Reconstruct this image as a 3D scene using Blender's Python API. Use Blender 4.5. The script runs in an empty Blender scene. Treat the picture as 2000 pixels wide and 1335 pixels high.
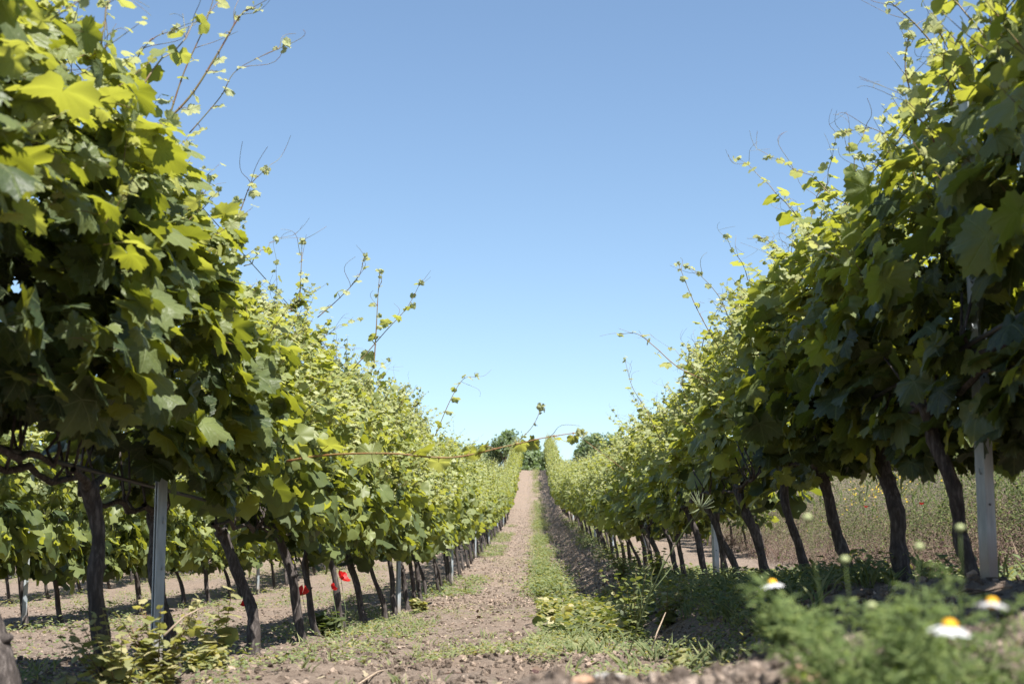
import bpy, math, random
import numpy as np
from mathutils import Vector, Matrix

rng = np.random.default_rng(7)
random.seed(7)
SC = bpy.context.scene
COL = SC.collection

# ------------------------------------------------------------------ camera
EYE = 0.28
PITCH, YAW = math.radians(9.75), math.radians(0.93)
cam = bpy.data.cameras.new('camera')
cam.lens = 50; cam.sensor_width = 36; cam.clip_start = 0.05; cam.clip_end = 3000
cam.dof.use_dof = True; cam.dof.focus_distance = 9.0; cam.dof.aperture_fstop = 7.1
camo = bpy.data.objects.new('camera', cam); COL.objects.link(camo)
camo.location = (0, 0, EYE)
camo.rotation_euler = (math.pi/2 + PITCH, 0, YAW)
SC.camera = camo

# ------------------------------------------------------------------ light
SUN_EL, SUN_AZ = math.radians(60), math.radians(146)      # azimuth from +Y towards +X
sdir = Vector((math.cos(SUN_EL)*math.sin(SUN_AZ), math.cos(SUN_EL)*math.cos(SUN_AZ), math.sin(SUN_EL)))
w = bpy.data.worlds.new('World'); SC.world = w; w.use_nodes = True
wn = w.node_tree; wn.nodes.clear()
sky = wn.nodes.new('ShaderNodeTexSky'); sky.sky_type = 'NISHITA'; sky.sun_disc = False
sky.sun_elevation = SUN_EL; sky.sun_rotation = SUN_AZ
sky.air_density = 1.0; sky.dust_density = 0.15; sky.ozone_density = 1.0
bg = wn.nodes.new('ShaderNodeBackground'); bg.inputs[1].default_value = 0.074
wo = wn.nodes.new('ShaderNodeOutputWorld')
wb = wn.nodes.new('ShaderNodeMix'); wb.data_type = 'RGBA'; wb.blend_type = 'MULTIPLY'; wb.inputs[0].default_value = 1
wb.inputs[7].default_value = (.955, 1.0, 1.01, 1)      # white balance of the film
wn.links.new(sky.outputs[0], wb.inputs[6]); wn.links.new(wb.outputs[2], bg.inputs[0]); wn.links.new(bg.outputs[0], wo.inputs[0])
sl = bpy.data.lights.new('sun', 'SUN'); sl.energy = 5.0; sl.angle = math.radians(0.53); sl.color = (1, 0.955, 0.89)
so = bpy.data.objects.new('sun', sl); COL.objects.link(so)
so.rotation_euler = (-sdir).to_track_quat('-Z', 'Y').to_euler()
SC.view_settings.view_transform = 'Standard'; SC.view_settings.look = 'None'
SC.view_settings.exposure = 1.30; SC.view_settings.gamma = 1.0

# ------------------------------------------------------------------ helpers
def P(px, py, y):
    """a point of the photograph (2000 px wide) at distance y along the row direction"""
    v = Vector(((px-1000)/2777.8, (667.5-py)/2777.8, -1.0))
    d = camo.rotation_euler.to_matrix() @ v
    k = y/d.y
    return np.array([d.x*k, d.y*k, EYE + d.z*k])

def vnoise(x, y, seed=0):
    xi = np.floor(x).astype(np.int64); yi = np.floor(y).astype(np.int64)
    xf = x-xi; yf = y-yi
    xf = xf*xf*(3-2*xf); yf = yf*yf*(3-2*yf)
    def h(a, b):
        n = (a*374761393 + b*668265263 + seed*1274126177) & 0xffffffff
        n = ((n ^ (n >> 13))*1274126177) & 0xffffffff
        return ((n ^ (n >> 16)) & 0xffff)/65535.0
    return (h(xi, yi)*(1-xf)+h(xi+1, yi)*xf)*(1-yf) + (h(xi, yi+1)*(1-xf)+h(xi+1, yi+1)*xf)*yf

def sstep(x, a, b):
    t = np.clip((x-a)/(b-a), 0, 1); return t*t*(3-2*t)

_py = np.array([-50, 6, 10, 14, 20, 32, 48, 63, 80, 95, 106, 112, 118, 128, 160, 300, 900])
_pz = np.array([-.28, -.28, -.265, -.21, -.07, .62, 1.7, 2.75, 4.6, 6.7, 8.35, 9.05, 9.35, 9.4, 9.0, 3.0, -20.0]) + EYE
_ty = np.arange(-50, 900, .5); _tz = np.interp(_ty, _py, _pz)
_ker = np.ones(9)/9; _tz2 = np.convolve(np.pad(_tz, 4, mode='edge'), _ker, 'valid')
def ground_base(x, y):
    x = np.asarray(x, float); y = np.asarray(y, float)
    z = np.interp(y, _ty, _tz2)
    R = np.interp(y, [0, 20, 32, 60, 100, 115], [.26, .30, .36, .42, .15, .05])
    z = z + R*sstep(x, .40, 1.25)
    z = z - .05*sstep(-x, 2, 8) - .045*sstep(-x, .8, 1.3)*(1-sstep(y, 12, 25))
    z = z - .022*np.exp(-((x+.52+.04*np.sin(y*.7))/.13)**2)*sstep(y, 3, 5) - .018*np.exp(-((x-.62+.04*np.sin(y*.6+1))/.12)**2)*sstep(y, 3, 5) + .02*np.exp(-((x-.08)/.2)**2)*sstep(y, 3, 6)
    # bank at the right
    B = np.interp(y, [0, 60, 90, 110], [1, 1, .3, 0])
    z = z + B*(1.45*sstep(x, 3.4, 6.6) + .75*sstep(x, 5.5, 11))
    # mound of clods close to the lens
    A = .10 + .085*sstep(x, -.22, .02) + .02*sstep(x, .1, .35)
    z = z + A*np.exp(-((y-1.55-.1*np.sin(x*3))/.42)**2)*sstep(y, .55, 1.2)
    return z
def ground(x, y):
    x = np.asarray(x, float); y = np.asarray(y, float)
    z = ground_base(x, y)
    near = 1/(1+np.maximum(y, 0)/25)
    z = z + (.06*(vnoise(x*1.1, y*1.1, 1)-.5)*sstep(y, 2.5, 4.5) + .045*(vnoise(x*5, y*5, 2)-.5) + (.022-.012*np.exp(-((y-1.5)/.7)**2))*(vnoise(x*14, y*14, 3)-.5)
             + .012*(vnoise(x*37, y*37, 4)-.5))*(.35+.65*near)
    return z
def gz(x, y): return float(ground(np.array([x]), np.array([y]))[0])

class Acc:
    def __init__(self): self.V=[]; self.T=[]; self.U=[]; self.C=[]; self.M=[]; self.n=0
    def add(self, V, T, mat=0, tint=0.5, uv=None):
        V = np.asarray(V, np.float64); T = np.asarray(T, np.int64)
        self.V.append(V); self.T.append(T+self.n)
        self.U.append(np.zeros((len(V), 2)) if uv is None else uv)
        self.C.append(np.full(len(V), tint) if np.isscalar(tint) else tint)
        self.M.append(np.full(len(T), mat)); self.n += len(V)
    def inst(self, tpl, R, pos, scale, tint, mat=0):
        TV, TT, TU = tpl; n = len(pos); k = len(TV)
        if n == 0: return
        V = np.einsum('nij,kj->nki', R, TV)*np.asarray(scale).reshape(n, 1, -1) + pos[:, None, :]
        T = TT[None]+(np.arange(n)*k)[:, None, None]
        self.add(V.reshape(-1, 3), T.reshape(-1, 3), mat, np.repeat(tint, k), np.tile(TU, (n, 1)))
    def mesh(self, name, mats, smooth=True):
        V = np.concatenate(self.V); T = np.concatenate(self.T); U = np.concatenate(self.U)
        C = np.concatenate(self.C); M = np.concatenate(self.M)
        me = bpy.data.meshes.new(name)
        me.vertices.add(len(V)); me.vertices.foreach_set('co', V.astype(np.float32).ravel())
        me.loops.add(T.size); me.loops.foreach_set('vertex_index', T.astype(np.int32).ravel())
        me.polygons.add(len(T)); me.polygons.foreach_set('loop_start', np.arange(0, T.size, 3, dtype=np.int32))
        me.polygons.foreach_set('material_index', M.astype(np.int32))
        me.polygons.foreach_set('use_smooth', np.full(len(T), smooth))
        uvl = me.uv_layers.new(name='UVMap'); uvl.data.foreach_set('uv', U[T.ravel()].astype(np.float32).ravel())
        at = me.attributes.new('tint', 'FLOAT', 'POINT'); at.data.foreach_set('value', C.astype(np.float32))
        for m in mats: me.materials.append(m)
        me.update(calc_edges=True)
        return me

def obj(name, me, parent=None, loc=(0, 0, 0)):
    o = bpy.data.objects.new(name, me); COL.objects.link(o); o.location = loc
    if parent is not None: o.parent = parent
    return o
def tag(o, label=None, cat=None, group=None, kind=None):
    if label: o['label'] = label
    if cat: o['category'] = cat
    if group: o['group'] = group
    if kind: o['kind'] = kind
    return o
def thing(name, label, cat, loc, group=None):
    o = bpy.data.objects.new(name, None); COL.objects.link(o); o.location = loc
    o.empty_display_size = .1
    return tag(o, label, cat, group)

def tube(pts, rad, sides=6, cap=True, jit=0):
    pts = np.asarray(pts, float); n = len(pts)
    rad = np.full(n, rad) if np.isscalar(rad) else np.asarray(rad, float)
    tan = np.gradient(pts, axis=0); tan /= np.linalg.norm(tan, axis=1)[:, None]+1e-9
    up = np.array([1., 0, 0]) if abs(tan[0][0]) < .8 else np.array([0, 0, 1.])
    V = []; a = np.linspace(0, 2*np.pi, sides, endpoint=False)
    for i in range(n):
        s = np.cross(tan[i], up); s /= np.linalg.norm(s)+1e-9; up = np.cross(s, tan[i])
        r = rad[i]*(1+jit*(rng.random(sides)-.5)*2)
        V.append(pts[i]+(np.cos(a)*r)[:, None]*s+(np.sin(a)*r)[:, None]*up)
    V = np.concatenate(V); T = []
    for i in range(n-1):
        for j in range(sides):
            p, q = i*sides+j, i*sides+(j+1) % sides
            T += [(p, q, q+sides), (p, q+sides, p+sides)]
    if cap:
        k = len(V); V = np.vstack([V, pts[0], pts[-1]])
        for j in range(sides):
            q = (j+1) % sides
            T += [(k, q, j), (k+1, (n-1)*sides+j, (n-1)*sides+q)]
    return V, np.array(T)
def tube_uv(V, pts): return None

def norm(v): return v/(np.linalg.norm(v, axis=-1, keepdims=True)+1e-9)
def frames(n, t):
    """rotation matrices whose z is n and y is close to t"""
    n = norm(n); t = norm(t - (t*n).sum(-1, keepdims=True)*n); x = np.cross(t, n)
    return np.stack([x, t, n], axis=-1)

# ------------------------------------------------------------------ leaf templates
def outline(theta):
    a = np.abs(theta)
    ks = np.radians([0, 14, 27, 38, 50, 64, 78, 92, 106, 125, 150, 168, 180])
    rs = [1.0, .90, .76, .82, .91, .80, .64, .72, .78, .72, .63, .50, .10]
    return np.interp(a, ks, rs)
def leaf_template(N, rings, curl, droop, wave, seed, teeth=.07):
    r = np.random.default_rng(seed)
    th = np.linspace(-np.pi, np.pi, N, endpoint=False)+np.pi/N*0
    R = outline(th)
    if teeth: R = R*(1+teeth*np.where(np.arange(N) % 2 == 0, 1, -1)*(np.abs(th) < 2.7))
    V = [[0, 0, 0]]
    ph = r.random()*6
    for k in range(1, rings+1):
        f = k/rings if rings > 1 else 1
        f = [1.0] if rings == 1 else ([.5, 1.0] if rings == 2 else [.35, .7, 1.0])
        f = f[k-1]
        x = np.sin(th)*R*f if k == rings else np.sin(th)*(R*.6+.4*.72)*f
        y = np.cos(th)*R*f if k == rings else np.cos(th)*(R*.6+.4*.72)*f
        z = -curl*x*x - droop*y*np.abs(y) + wave*f*f*np.sin(th*5+ph) + .10*np.abs(x)*(1-np.abs(x))
        V += np.stack([x, y, z], -1).tolist()
    T = []
    for j in range(N): T.append((0, 1+(j+1) % N, 1+j))
    for k in range(rings-1):
        for j in range(N):
            a = 1+k*N+j; b = 1+k*N+(j+1) % N
            T += [(a, b, b+N), (a, b+N, a+N)]
    V = np.array(V, float); U = V[:, :2].copy()
    # winding so normals face +z
    T = np.array(T)
    c = np.cross(V[T[0, 1]]-V[T[0, 0]], V[T[0, 2]]-V[T[0, 0]])
    if c[2] < 0: T = T[:, ::-1]
    return V, T, U
LT = {'A': [leaf_template(40, 2, c, d, w_, s) for c, d, w_, s in ((.25, .2, .05, 1), (.45, .35, .09, 2), (-.15, .35, .1, 3), (.7, .15, .07, 4))],
      'B': [leaf_template(20, 1, c, d, w_, s, .05) for c, d, w_, s in ((.3, .2, .05, 1), (.5, .4, .08, 2), (-.1, .3, .1, 3))],
      'C': [leaf_template(10, 1, c, d, w_, s, 0.12) for c, d, w_, s in ((.3, .2, .05, 1), (.6, .4, .08, 2))],
      'D': [leaf_template(6, 1, .5, .3, .05, 1, 0)]}
def blade_tpl(w=.25, bend=.3):
    V = np.array([[0, 0, 0], [-w, .45, -.02], [w, .45, -.02], [0, .5, .05], [0, 1, -bend]], float)
    T = np.array([[0, 3, 1], [0, 2, 3], [1, 3, 4], [3, 2, 4]])
    return V, T[:, ::-1].copy(), V[:, :2].copy()
BL = blade_tpl(); BLN = blade_tpl(.08, .2)
# toothed lobed weed leaf
WL = leaf_template(14, 1, .4, .5, .05, 9, .16)

# ------------------------------------------------------------------ materials
def mat(name):
    m = bpy.data.materials.new(name); m.use_nodes = True
    nt = m.node_tree; nt.nodes.clear(); return m, nt
class N:
    def __init__(s, nt): s.nt = nt
    def new(s, t, **kw):
        n = s.nt.nodes.new(t)
        for k, v in kw.items(): setattr(n, k, v)
        return n
    def link(s, a, b): s.nt.links.new(a, b)
    def m(s, op, a, b=None, c=None, clamp=False):
        n = s.nt.nodes.new('ShaderNodeMath'); n.operation = op; n.use_clamp = clamp
        for i, v in enumerate((a, b, c)):
            if v is None: continue
            if isinstance(v, (int, float)): n.inputs[i].default_value = v
            else: s.link(v, n.inputs[i])
        return n.outputs[0]
    def ramp(s, fac, stops, interp='LINEAR'):
        n = s.nt.nodes.new('ShaderNodeValToRGB'); n.color_ramp.interpolation = interp
        e = n.color_ramp.elements
        while len(e) < len(stops): e.new(.5)
        for el, (p, c) in zip(e, stops): el.position = p; el.color = (*c, 1)
        s.link(fac, n.inputs[0]); return n.outputs[0]
    def mix(s, fac, a, b, mode='MIX'):
        n = s.nt.nodes.new('ShaderNodeMix'); n.data_type = 'RGBA'; n.blend_type = mode
        for i, v in ((0, fac), (6, a), (7, b)):
            if isinstance(v, (int, float)): n.inputs[i].default_value = v
            elif isinstance(v, tuple): n.inputs[i].default_value = (*v, 1)
            else: s.link(v, n.inputs[i])
        return n.outputs[2]
    def noise(s, scale, detail=3, vec=None, rough=.55):
        n = s.nt.nodes.new('ShaderNodeTexNoise'); n.inputs['Scale'].default_value = scale
        n.inputs['Detail'].default_value = detail; n.inputs['Roughness'].default_value = rough
        if vec is not None: s.link(vec, n.inputs['Vector'])
        return n.outputs[0]
    def attr(s, name):
        n = s.nt.nodes.new('ShaderNodeAttribute'); n.attribute_name = name; return n

def leaf_material(name, stops, back, veins=True, transl=.45, rough=.48, tmul=(2.7, 2.3, .6), spec=.4, tstops=None, backmix=.5):
    m, nt = mat(name); g = N(nt)
    t = g.attr('tint').outputs['Fac']
    geo = g.new('ShaderNodeNewGeometry')
    base = g.ramp(t, stops)
    ns = g.noise(9, 3, geo.outputs['Position'])
    v = g.m('MULTIPLY_ADD', ns, .7, .65)
    hsv = g.new('ShaderNodeHueSaturation'); g.link(v, hsv.inputs['Value']); g.link(base, hsv.inputs['Color'])
    base = hsv.outputs[0]
    bump = None
    if veins:
        uv = g.new('ShaderNodeUVMap'); sp = g.new('ShaderNodeSeparateXYZ'); g.link(uv.outputs[0], sp.inputs[0])
        ax = g.m('ABSOLUTE', sp.outputs[0]); y = sp.outputs[1]
        tot = None
        for ang in (0, 50, 106):
            a = math.radians(ang); sn, cs = math.sin(a), math.cos(a)
            along = g.m('ADD', g.m('MULTIPLY', ax, sn), g.m('MULTIPLY', y, cs))
            perp = g.m('ABSOLUTE', g.m('SUBTRACT', g.m('MULTIPLY', ax, cs), g.m('MULTIPLY', y, sn)))
            wd = g.m('SUBTRACT', 1.0, g.m('DIVIDE', perp, .028), clamp=True)
            on = g.m('GREATER_THAN', along, 0)
            f = g.m('MULTIPLY', wd, on)
            # side veins
            wv = g.m('SINE', g.m('ADD', g.m('MULTIPLY', along, 34), g.m('MULTIPLY', perp, -30)))
            sv = g.m('MULTIPLY', g.m('MULTIPLY', g.m('GREATER_THAN', wv, .86), g.m('SUBTRACT', 1, g.m('DIVIDE', perp, .3), clamp=True)), .4)
            f = g.m('MAXIMUM', f, g.m('MULTIPLY', sv, on))
            tot = f if tot is None else g.m('MAXIMUM', tot, f)
        base = g.mix(g.m('MULTIPLY', tot, .5), base, (.30, .36, .15))
        spots = g.ramp(g.noise(38, 3, geo.outputs['Position'], .6), [(.66, (0, 0, 0)), (.72, (.75, .75, .75))])
        base = g.mix(spots, base, (.16, .13, .05))
        bn = g.new('ShaderNodeBump'); bn.inputs['Strength'].default_value = .6; bn.inputs['Distance'].default_value = .006
        hgt = g.m('ADD', g.m('MULTIPLY', tot, -.7), g.noise(60, 2, geo.outputs['Position']))
        g.link(hgt, bn.inputs['Height']); bump = bn.outputs[0]
    col = g.mix(g.m('MULTIPLY', geo.outputs['Backfacing'], backmix), base, back)
    pb = g.new('ShaderNodeBsdfPrincipled'); g.link(col, pb.inputs['Base Color'])
    rg = g.m('MULTIPLY_ADD', geo.outputs['Backfacing'], .3, rough); g.link(rg, pb.inputs['Roughness'])
    pb.inputs['Specular IOR Level'].default_value = spec
    tr = g.new('ShaderNodeBsdfTranslucent')
    tc = g.ramp(t, tstops) if tstops else g.mix(1.0, base, tmul, 'MULTIPLY'); g.link(tc, tr.inputs[0])
    if bump: g.link(bump, pb.inputs['Normal'])
    mx = g.new('ShaderNodeMixShader'); mx.inputs[0].default_value = transl
    g.link(pb.outputs[0], mx.inputs[1]); g.link(tr.outputs[0], mx.inputs[2])
    o = g.new('ShaderNodeOutputMaterial'); g.link(mx.outputs[0], o.inputs[0]); return m

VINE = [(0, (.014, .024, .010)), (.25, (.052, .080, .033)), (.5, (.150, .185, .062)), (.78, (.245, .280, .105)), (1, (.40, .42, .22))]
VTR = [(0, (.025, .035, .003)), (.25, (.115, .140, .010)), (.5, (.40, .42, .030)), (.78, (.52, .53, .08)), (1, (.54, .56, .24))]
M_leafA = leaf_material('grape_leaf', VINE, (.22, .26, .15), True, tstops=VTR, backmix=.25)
M_leafB = leaf_material('grape_leaf_small', VINE, (.22, .26, .15), False, tstops=VTR, backmix=.4)
WEED = [(0, (0.048, 0.067, 0.027)), (.4, (0.106, 0.128, 0.048)), (.75, (0.192, 0.199, 0.081)), (1, (0.340, 0.304, 0.162))]
M_weed = leaf_material('weed_leaf', WEED, (.12, .17, .08), False, transl=.3, rough=.55, tmul=(2.2, 2.2, .9))
M_tree = leaf_material('tree_leaf', [(0, (.13, .17, .10)), (1, (.25, .30, .17))], (.11, .15, .08), False, transl=.35, rough=.6, tmul=(1.6, 1.8, .8), spec=.3)  # leaf colour lightened to stand in for distant haze
M_dry = leaf_material('dry_stalk', [(0, (0.036, 0.019, 0.019)), (.4, (0.080, 0.044, 0.040)), (.7, (0.176, 0.132, 0.088)), (1, (0.304, 0.256, 0.176))], (0.176, 0.128, 0.096), False, transl=.1, rough=.8, tmul=(0.960, 0.880, 0.720), spec=.2)
M_grass = leaf_material('meadow_green', [(0, (.022, .036, .012)), (.5, (.075, .105, .030)), (.85, (.16, .18, .06)), (1, (.28, .26, .13))], (.08, .10, .04), False, transl=.2, rough=.7, tmul=(1.6, 1.8, .8), spec=.2)

def simple(name, col, rough=.6, metal=0, spec=.4, noise=None, transl=0):
    m, nt = mat(name); g = N(nt)
    pb = g.new('ShaderNodeBsdfPrincipled'); pb.inputs['Roughness'].default_value = rough
    pb.inputs['Metallic'].default_value = metal; pb.inputs['Specular IOR Level'].default_value = spec
    pb.inputs['Base Color'].default_value = (*col, 1)
    if noise:
        sc, c2 = noise; geo = g.new('ShaderNodeNewGeometry')
        f = g.ramp(g.noise(sc, 4, geo.outputs['Position']), [(.35, (0, 0, 0)), (.68, (1, 1, 1))])
        g.link(g.mix(f, col, c2), pb.inputs['Base Color'])
    o = g.new('ShaderNodeOutputMaterial')
    if transl:
        tr = g.new('ShaderNodeBsdfTranslucent'); tr.inputs[0].default_value = (*col, 1)
        mx = g.new('ShaderNodeMixShader'); mx.inputs[0].default_value = transl
        g.link(pb.outputs[0], mx.inputs[1]); g.link(tr.outputs[0], mx.inputs[2]); g.link(mx.outputs[0], o.inputs[0])
    else: g.link(pb.outputs[0], o.inputs[0])
    return m

def bark_material():
    m, nt = mat('vine_bark'); g = N(nt)
    tc = g.new('ShaderNodeTexCoord'); mp = g.new('ShaderNodeMapping'); mp.inputs['Scale'].default_value = (1, 1, .16)
    g.link(tc.outputs['Object'], mp.inputs[0])
    n1 = g.noise(95, 5, mp.outputs[0], .65); n2 = g.noise(14, 3, tc.outputs['Object'])
    c = g.ramp(n1, [(.3, (.016, .013, .012)), (.5, (.050, .041, .037)), (.72, (.17, .147, .135))])
    c = g.mix(g.m('MULTIPLY', n2, .5), c, (.085, .074, .070))
    pb = g.new('ShaderNodeBsdfPrincipled'); g.link(c, pb.inputs['Base Color']); pb.inputs['Roughness'].default_value = .9
    pb.inputs['Specular IOR Level'].default_value = .2
    b = g.new('ShaderNodeBump'); b.inputs['Strength'].default_value = .9; b.inputs['Distance'].default_value = .008
    g.link(n1, b.inputs['Height']); g.link(b.outputs[0], pb.inputs['Normal'])
    o = g.new('ShaderNodeOutputMaterial'); g.link(pb.outputs[0], o.inputs[0]); return m
M_bark = bark_material()
M_stem = simple('green_shoot', (.17, .17, .06), .5, noise=(20, (.16, .07, .04)))
M_cane = simple('red_cane', (.22, .085, .035), .5, noise=(25, (.20, .16, .06)))
M_tendril = simple('tendril', (.13, .11, .07), .6)
M_wire = simple('wire_steel', (.10, .10, .105), .5, .6)
M_hose = simple('irrigation_hose_black', (.02, .02, .022), .55)

def steel_material():
    m, nt = mat('galvanised_steel'); g = N(nt)
    tc = g.new('ShaderNodeTexCoord'); mp = g.new('ShaderNodeMapping'); mp.inputs['Scale'].default_value = (1, 1, .12)
    g.link(tc.outputs['Object'], mp.inputs[0])
    n1 = g.noise(60, 4, mp.outputs[0]); n2 = g.noise(8, 4, tc.outputs['Object'])
    c = g.ramp(n1, [(.3, (.24, .275, .295)), (.7, (.42, .46, .48))])
    c = g.mix(g.ramp(n2, [(.55, (0, 0, 0)), (.75, (.5, .5, .5))]), c, (.27, .25, .22))
    sp = g.new('ShaderNodeSeparateXYZ'); g.link(tc.outputs['Object'], sp.inputs[0])
    low = g.m('SUBTRACT', 1, g.m('DIVIDE', g.m('ADD', sp.outputs[2], g.m('MULTIPLY', n2, -.12)), .12), clamp=True)
    c = g.mix(g.m('MULTIPLY', low, .7), c, (.24, .18, .13))
    pb = g.new('ShaderNodeBsdfPrincipled'); g.link(c, pb.inputs['Base Color']); pb.inputs['Metallic'].default_value = .35
    g.link(g.m('MULTIPLY_ADD', n1, .25, .42), pb.inputs['Roughness'])
    o = g.new('ShaderNodeOutputMaterial'); g.link(pb.outputs[0], o.inputs[0]); return m
M_steel = steel_material()

def soil_material(name, clod=False):
    m, nt = mat(name); g = N(nt)
    geo = g.new('ShaderNodeNewGeometry'); p = geo.outputs['Position']
    a = g.noise(1.3, 4, p); b = g.noise(22, 6, p, .7); c = g.noise(110, 4, p, .7)
    col = g.ramp(b, [(.28, (0.086, 0.066, 0.052)), (.44, (0.185, 0.144, 0.114)), (.60, (0.258, 0.206, 0.165)), (.8, (0.361, 0.301, 0.249))])
    col = g.mix(g.ramp(a, [(.4, (0, 0, 0)), (.7, (.55, .55, .55))]), col, (.25, .185, .14))
    col = g.mix(g.ramp(c, [(.30, (.75, .75, .75)), (.45, (0, 0, 0))]), col, (.09, .06, .045))
    if clod:
        t = g.attr('tint').outputs['Fac']
        hsv = g.new('ShaderNodeHueSaturation'); g.link(g.m('MULTIPLY_ADD', g.m('POWER', t, 2.0), 1.5, .62), hsv.inputs['Value']); g.link(col, hsv.inputs['Color']); col = hsv.outputs[0]
    pb = g.new('ShaderNodeBsdfPrincipled'); g.link(col, pb.inputs['Base Color']); pb.inputs['Roughness'].default_value = .95
    pb.inputs['Specular IOR Level'].default_value = .15
    bm = g.new('ShaderNodeBump'); bm.inputs['Strength'].default_value = 1.0; bm.inputs['Distance'].default_value = .035
    g.link(g.m('ADD', b, g.m('MULTIPLY', c, .4)), bm.inputs['Height']); g.link(bm.outputs[0], pb.inputs['Normal'])
    o = g.new('ShaderNodeOutputMaterial'); g.link(pb.outputs[0], o.inputs[0]); return m
M_soil = soil_material('dry_soil'); M_clod = soil_material('soil_clod', True)

# ------------------------------------------------------------------ ground sheet
def axis(segs):
    out = []
    for a, b, st in segs: out += list(np.arange(a, b, st))
    return out
def grow(start, end, step, k):
    out = []; v = start; s = step
    while abs(v-start) < abs(end-start): out.append(v); s *= k; v += math.copysign(s, end-start)
    out.append(end); return out
xs = np.array(sorted(set(np.round([*grow(-2.6, -700, .03, 1.07)[::-1], *axis([(-2.58, 2.0, .024)]), *grow(2.0, 700, .03, 1.07)], 4))))
ys = np.array(sorted(set(np.round([*grow(.8, -60, .05, 1.3)[::-1], *axis([(.83, 2.6, .014), (2.6, 10, .026)]), *grow(10, 900, .027, 1.0115)], 4))))
X, Y = np.meshgrid(xs, ys); Z = ground(X, Y)
nx, ny = len(xs), len(ys)
idx = np.arange(nx*ny).reshape(ny, nx)
a_, b_, c_, d_ = idx[:-1, :-1].ravel(), idx[:-1, 1:].ravel(), idx[1:, 1:].ravel(), idx[1:, :-1].ravel()
acc = Acc(); acc.add(np.stack([X.ravel(), Y.ravel(), Z.ravel()], -1), np.concatenate([np.stack([a_, b_, c_], -1), np.stack([a_, c_, d_], -1)]))
tag(obj('ground', acc.mesh('ground', [M_soil])), kind='structure')
print('ground', nx, ny)

# ------------------------------------------------------------------ clods
def rock_tpl(seed, n=1):
    import bmesh
    r = np.random.default_rng(seed); bm = bmesh.new(); bmesh.ops.create_icosphere(bm, subdivisions=n, radius=1)
    V = np.array([v.co[:] for v in bm.verts]); T = np.array([[v.index for v in f.verts] for f in bm.faces]); bm.free()
    V = V*(1+.85*(r.random(len(V))-.5))[:, None]*np.array([1, .8, .6]); return V, T, V[:, :2].copy()
RK = [rock_tpl(s, 1) for s in range(10, 16)]; RKs = [rock_tpl(s, 1) for s in range(4)]
def rand_rot(n):
    q = rng.normal(size=(n, 4)); q /= np.linalg.norm(q, axis=1)[:, None]; w_, x, y, z = q.T
    return np.stack([np.stack([1-2*(y*y+z*z), 2*(x*y-z*w_), 2*(x*z+y*w_)], -1), np.stack([2*(x*y+z*w_), 1-2*(x*x+z*z), 2*(y*z-x*w_)], -1),
                     np.stack([2*(x*z-y*w_), 2*(y*z+x*w_), 1-2*(x*x+y*y)], -1)], 1)
acc = Acc()
def scatter_rocks(n, xf, yf, smin, smax, tpls, pw=3):
    y = yf(n); x = xf(n, y); s = smin+(smax-smin)*rng.random(n)**pw
    pos = np.stack([x, y, ground(x, y)+s*.25], -1); R = rand_rot(n); k = rng.integers(0, len(tpls), n); tn = rng.random(n)
    for i, t in enumerate(tpls):
        q = k == i; acc.inst(t, R[q], pos[q], s[q], tn[q])
cone = lambda n, y: y*(-.39+.76*rng.random(n))
scatter_rocks(5200, cone, lambda n: 1.1+.95*rng.random(n), .002, .013, RK)
scatter_rocks(9000, cone, lambda n: 2+4.5*rng.random(n), .003, .020, RKs)
scatter_rocks(17000, lambda n, y: np.clip(y*(-.39+.6*rng.random(n)), -7, 3.3), lambda n: 5+11*rng.random(n)**1.3, .003, .018, RKs)
scatter_rocks(16000, lambda n, y: -1.4+2.6*rng.random(n), lambda n: 14+60*rng.random(n)**1.4, .008, .028, RKs)
tag(obj('soil_clods', acc.mesh('soil_clods', [M_clod], False)), kind='stuff')
M_stone = simple('pale_stone', (.34, .33, .31), .85, noise=(40, (.22, .19, .16)))
M_redclod = simple('red_clod', (.26, .15, .09), .95, noise=(60, (.40, .27, .19)))
stones = [((1190, 1285, 1.72), .024, M_stone, 'smooth pale grey stone lying on the crest of the soil mound'),
          ((1135, 1300, 1.5), .011, M_redclod, 'reddish clod left of the grey stone on the mound'),
          ((1100, 1268, 2.0), .014, M_stone, 'small whitish stone behind the reddish clod on the mound'),
          ((175, 1290, 3.75), .032, M_redclod, 'pinkish clod at the foot of the weeds left of the post'),
          ((1560, 1295, 1.5), .022, M_redclod, 'reddish clod in front of the daisy plants'),
          ((645, 1240, 7.6), .03, M_stone, 'white stone between the poppies and the path')]
for (px, py, d), s, m, lab in stones:
    p = P(px, py, d); z = gz(p[0], p[1])
    a = Acc(); V, T, U = rock_tpl(int(px), 3)
    V = V*(1+.12*(vnoise(V[:, 0]*4+9, V[:, 1]*4+V[:, 2]*3, 5)-.5))[:, None]; a.add(V*s, T)
    tag(obj('stone', a.mesh('stone', [m]), None, (p[0], p[1], z+s*.3)), lab, 'stone')

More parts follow.
